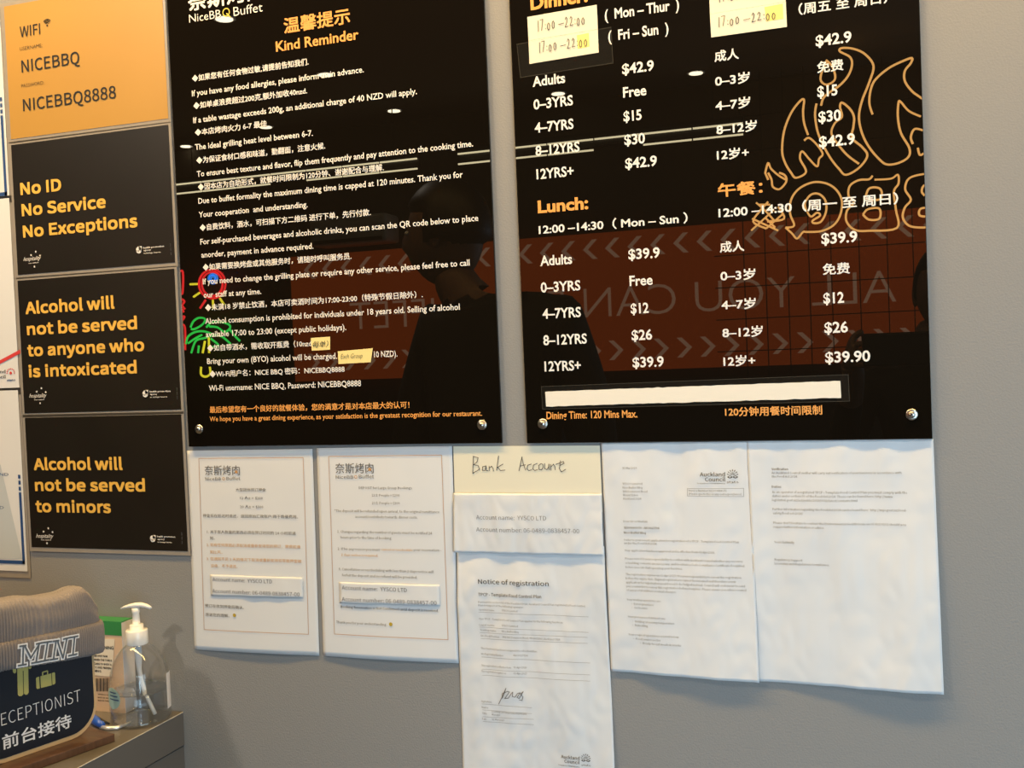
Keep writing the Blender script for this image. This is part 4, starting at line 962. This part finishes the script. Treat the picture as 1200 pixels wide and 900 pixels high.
# ---- two people reflected as dark silhouettes
def person(label, loc, rz, J, E_, R, head, hr, holding):
    me = bpy.data.meshes.new('body'); me.from_pydata([J[k] for k in J], [], [(list(J).index(a), list(J).index(b)) for a, b in E_]); o = bpy.data.objects.new('body', me); COL.objects.link(o)
    sk = o.modifiers.new('s', 'SKIN'); sk.use_smooth_shade = True
    for i, k in enumerate(J):
        d = me.skin_vertices[0].data[i]; d.radius = R[k] if isinstance(R[k], tuple) else (R[k], R[k]); d.use_root = (k == 'pelvis')
    ss = o.modifiers.new('u', 'SUBSURF'); ss.levels = 2; ss.render_levels = 2
    bpy.context.view_layer.update()
    bm = bpy.data.meshes.new_from_object(o.evaluated_get(DG())); bpy.data.objects.remove(o)
    root = empty('person', loc, label, 'person'); root.rotation_euler = (0, 0, rz); bpy.context.view_layer.update()
    b = bpy.data.objects.new('body', bm); COL.objects.link(b); b.parent = root
    for m_ in (M_skin, M_jacket, M_trouser): bm.materials.append(m_)
    hands = [Vector(J[k]) for k in J if k.startswith('wrist')]
    for p in bm.polygons:
        cc = p.center; 
        near = min((cc-h).length for h in hands) < .10
        skin = cc.z > J['neck'][2]-.005 and (cc-Vector(J['neck'])).length < .4
        near = near or any(('f' == k[0]) and (cc-Vector(J[k])).length < .035 for k in J)
        p.material_index = 0 if (near or skin) else (1 if cc.z > J['pelvis'][2]-.06 else 2)
        p.use_smooth = True
    H = Vector(head)
    def ell(nm, c_, r, mt, cut=None, dx=0):
        t = MB(); n = 28; mm = 18; v = []; f = []
        for j in range(mm+1):
            th = math.pi*j/mm
            for i in range(n):
                a = 6.28318*i/n; v.append(Vector((c_[0]+r[0]*math.sin(th)*math.cos(a), c_[1]+r[1]*math.sin(th)*math.sin(a), c_[2]+r[2]*math.cos(th))))
        for j in range(mm):
            for i in range(n): f.append((j*n+i, (j+1)*n+i, (j+1)*n+(i+1) % n, j*n+(i+1) % n))
        t.add(v, f)
        if cut: t.v = [cut(q) for q in t.v]
        x = t.build(nm, mt, None, True); x.parent = root; return x
    def face(q):
        d = q-H; z = d.z/.12; y = d.y
        if z < -.2: q.x = H.x+d.x*(1-.35*(-.2-z)); 
        if y > 0:                                               # nose, brow, chin
            q.y += .022*math.exp(-((d.x/.014)**2+((d.z+.015)/.028)**2)) - .008*math.exp(-(((abs(d.x)-.03)/.016)**2+((d.z-.008)/.014)**2)) + .008*math.exp(-((d.x/.025)**2+((d.z+.062)/.008)**2))
        return q
    hd = ell('head', H, (.076, .096, .120), M_skin, face)
    for s in (-1, 1):
        e = ell('ear', H+V((s*.077, -.005, 0)), (.008, .018, .032), M_skin); e.parent = hd
        e = ell('eye', H+V((s*.030, .083, .010)), (.010, .008, .006), M_plast); e.parent = hd
    def hairf(q):
        d = q-H
        if d.y > .02 and d.z < .065: q = H+d*.80
        if d.z < -.02: q = H+V((d.x*.86, d.y*.84, d.z*.7))
        return q
    ell('hair', H+V((0, -.008, .012)), hr, M_hair, hairf)
    return root
# photographer, facing the wall (+y), both hands on the phone
J = {'pelvis': (0, 0, .95), 'waist': (0, 0, 1.10), 'chest': (0, .01, 1.28), 'neckb': (0, .01, 1.42), 'neck': (0, .015, 1.47), 'skull': (0, .03, 1.56),
'shl': (-.18, .01, 1.38), 'ell': (-.25, .12, 1.18), 'wristl': (-.20, .34, 1.42), 'palml': (-.215, .38, 1.465), 'shr': (.18, .01, 1.38), 'elr': (.26, .12, 1.18), 'wristr': (.06, .34, 1.42), 'palmr': (.05, .38, 1.465),
'hipl': (-.09, 0, .90), 'kneel': (-.10, .02, .49), 'ankl': (-.10, -.02, .08), 'toel': (-.11, .14, .035), 'hipr': (.09, 0, .90), 'kneer': (.10, .02, .49), 'ankr': (.10, -.02, .08), 'toer': (.11, .14, .035)}
E_ = [('pelvis', 'waist'), ('waist', 'chest'), ('chest', 'neckb'), ('neckb', 'neck'), ('neck', 'skull'), ('chest', 'shl'), ('shl', 'ell'), ('ell', 'wristl'), ('wristl', 'palml'), ('chest', 'shr'), ('shr', 'elr'), ('elr', 'wristr'), ('wristr', 'palmr'),
('pelvis', 'hipl'), ('hipl', 'kneel'), ('kneel', 'ankl'), ('ankl', 'toel'), ('pelvis', 'hipr'), ('hipr', 'kneer'), ('kneer', 'ankr'), ('ankr', 'toer')]
R = {'pelvis': (.15, .11), 'waist': (.14, .10), 'chest': (.16, .11), 'neckb': (.07, .07), 'neck': .055, 'skull': .06, 'shl': .07, 'shr': .07, 'ell': .047, 'elr': .047, 'wristl': .028, 'wristr': .028, 'palml': (.036, .016), 'palmr': (.036, .016),
'hipl': .09, 'hipr': .09, 'kneel': .06, 'kneer': .06, 'ankl': .04, 'ankr': .04, 'toel': (.045, .03), 'toer': (.045, .03)}
def fingers(J, E_, R, pk, side, base, dirv):
    for i in range(4):
        L = (.030, .034, .032, .026)[i]; z = .026-.017*i; p = V(base)+V((0, 0, z)); prev = pk
        for q, (du, dv) in enumerate(((1, .35), (1.75, .9), (2.2, 1.6))):
            k = 'f%s%d%d' % (side, i, q); J[k] = tuple(p+V(dirv)*(L*du*.8)+V((0, .012*dv, 0))); E_.append((prev, k)); R[k] = .0085-.0008*q; prev = k
    k = 'f%st0' % side; J[k] = tuple(V(base)+V(dirv)*.018+V((0, -.005, .045))); E_.append((pk, k)); R[k] = .0095
    J['f%st1' % side] = tuple(V(base)+V(dirv)*.040+V((0, -.004, .058))); E_.append((k, 'f%st1' % side)); R['f%st1' % side] = .008
fingers(J, E_, R, 'palml', 'l', J['palml'], (1, 0, 0)); fingers(J, E_, R, 'palmr', 'r', J['palmr'], (-1, 0, 0))
person('person in a dark jacket holding up a phone with both hands, seen only mirrored', (.125, -1.80, 0), 0, J, E_, R, (.03, .045, 1.615), (.083, .104, .124), True)
ph = empty('phone', (.03, -1.345, 1.44), 'dark phone held sideways by the mirrored photographer', 'phone')
o = MB().box((-.052, -1.352, 1.437), (.108, -1.343, 1.515)).build('phone_body', M_blackp, ph); bevel(o, .004, 3)
# second person, in profile towards the left
J2 = {'pelvis': (0, 0, 1.00), 'waist': (0, 0, 1.18), 'chest': (0, 0, 1.42), 'neckb': (-.05, 0, 1.60), 'neck': (-.08, 0, 1.64), 'skull': (-.12, 0, 1.73),
'shl': (-.15, 0, 1.56), 'ell': (-.22, .02, 1.27), 'wristl': (-.20, .06, 1.02), 'palml': (-.20, .07, .96), 'shr': (.17, 0, 1.56), 'elr': (.24, .02, 1.27), 'wristr': (.22, .06, 1.02), 'palmr': (.22, .07, .96),
'hipl': (-.09, 0, .95), 'kneel': (-.10, .02, .51), 'ankl': (-.10, -.02, .08), 'toel': (-.11, .14, .035), 'hipr': (.09, 0, .95), 'kneer': (.10, .02, .51), 'ankr': (.10, -.02, .08), 'toer': (.11, .14, .035)}
E2 = E_[:21]
R2 = {k: R[k] for k in J2}; R2.update({'chest': (.19, .13), 'waist': (.17, .12), 'pelvis': (.16, .12), 'shl': .09, 'shr': .09, 'ell': .06, 'elr': .06})
for k, s in (('palml', 'l'), ('palmr', 'r')):
    b = V(J2[k])
    for i in range(4):
        prev = k
        for q in range(3):
            kk = 'f%s%d%d' % (s, i, q); J2[kk] = tuple(b+V((.006*q*(1 if s == 'l' else -1), .026-.017*i, -.035-.022*q))); E2.append((prev, kk)); R2[kk] = .0085-.0008*q; prev = kk
    J2['f%st0' % s] = tuple(b+V((0, .035, -.02))); E2.append((k, 'f%st0' % s)); R2['f%st0' % s] = .009
# rotate so that the face (built towards +y) looks to -x
p = person('person in dark clothes standing in profile beside the counter, seen only mirrored', (-.87, -1.06, 0), 0, J2, E2, R2, (-.12, 0, 1.79), (.090, .112, .128), False)
for ch in list(p.children):
    if ch.name.startswith(('head', 'hair')):
        Hh = V((-.12, 0, 1.79)); Mx = Matrix.Translation(Hh) @ Matrix.Rotation(math.radians(90), 4, 'Z') @ Matrix.Translation(-Hh)
        for q in [ch, *ch.children]: q.data.transform(Mx)

bpy.data.objects.remove(TO); bpy.data.objects.remove(TO2)
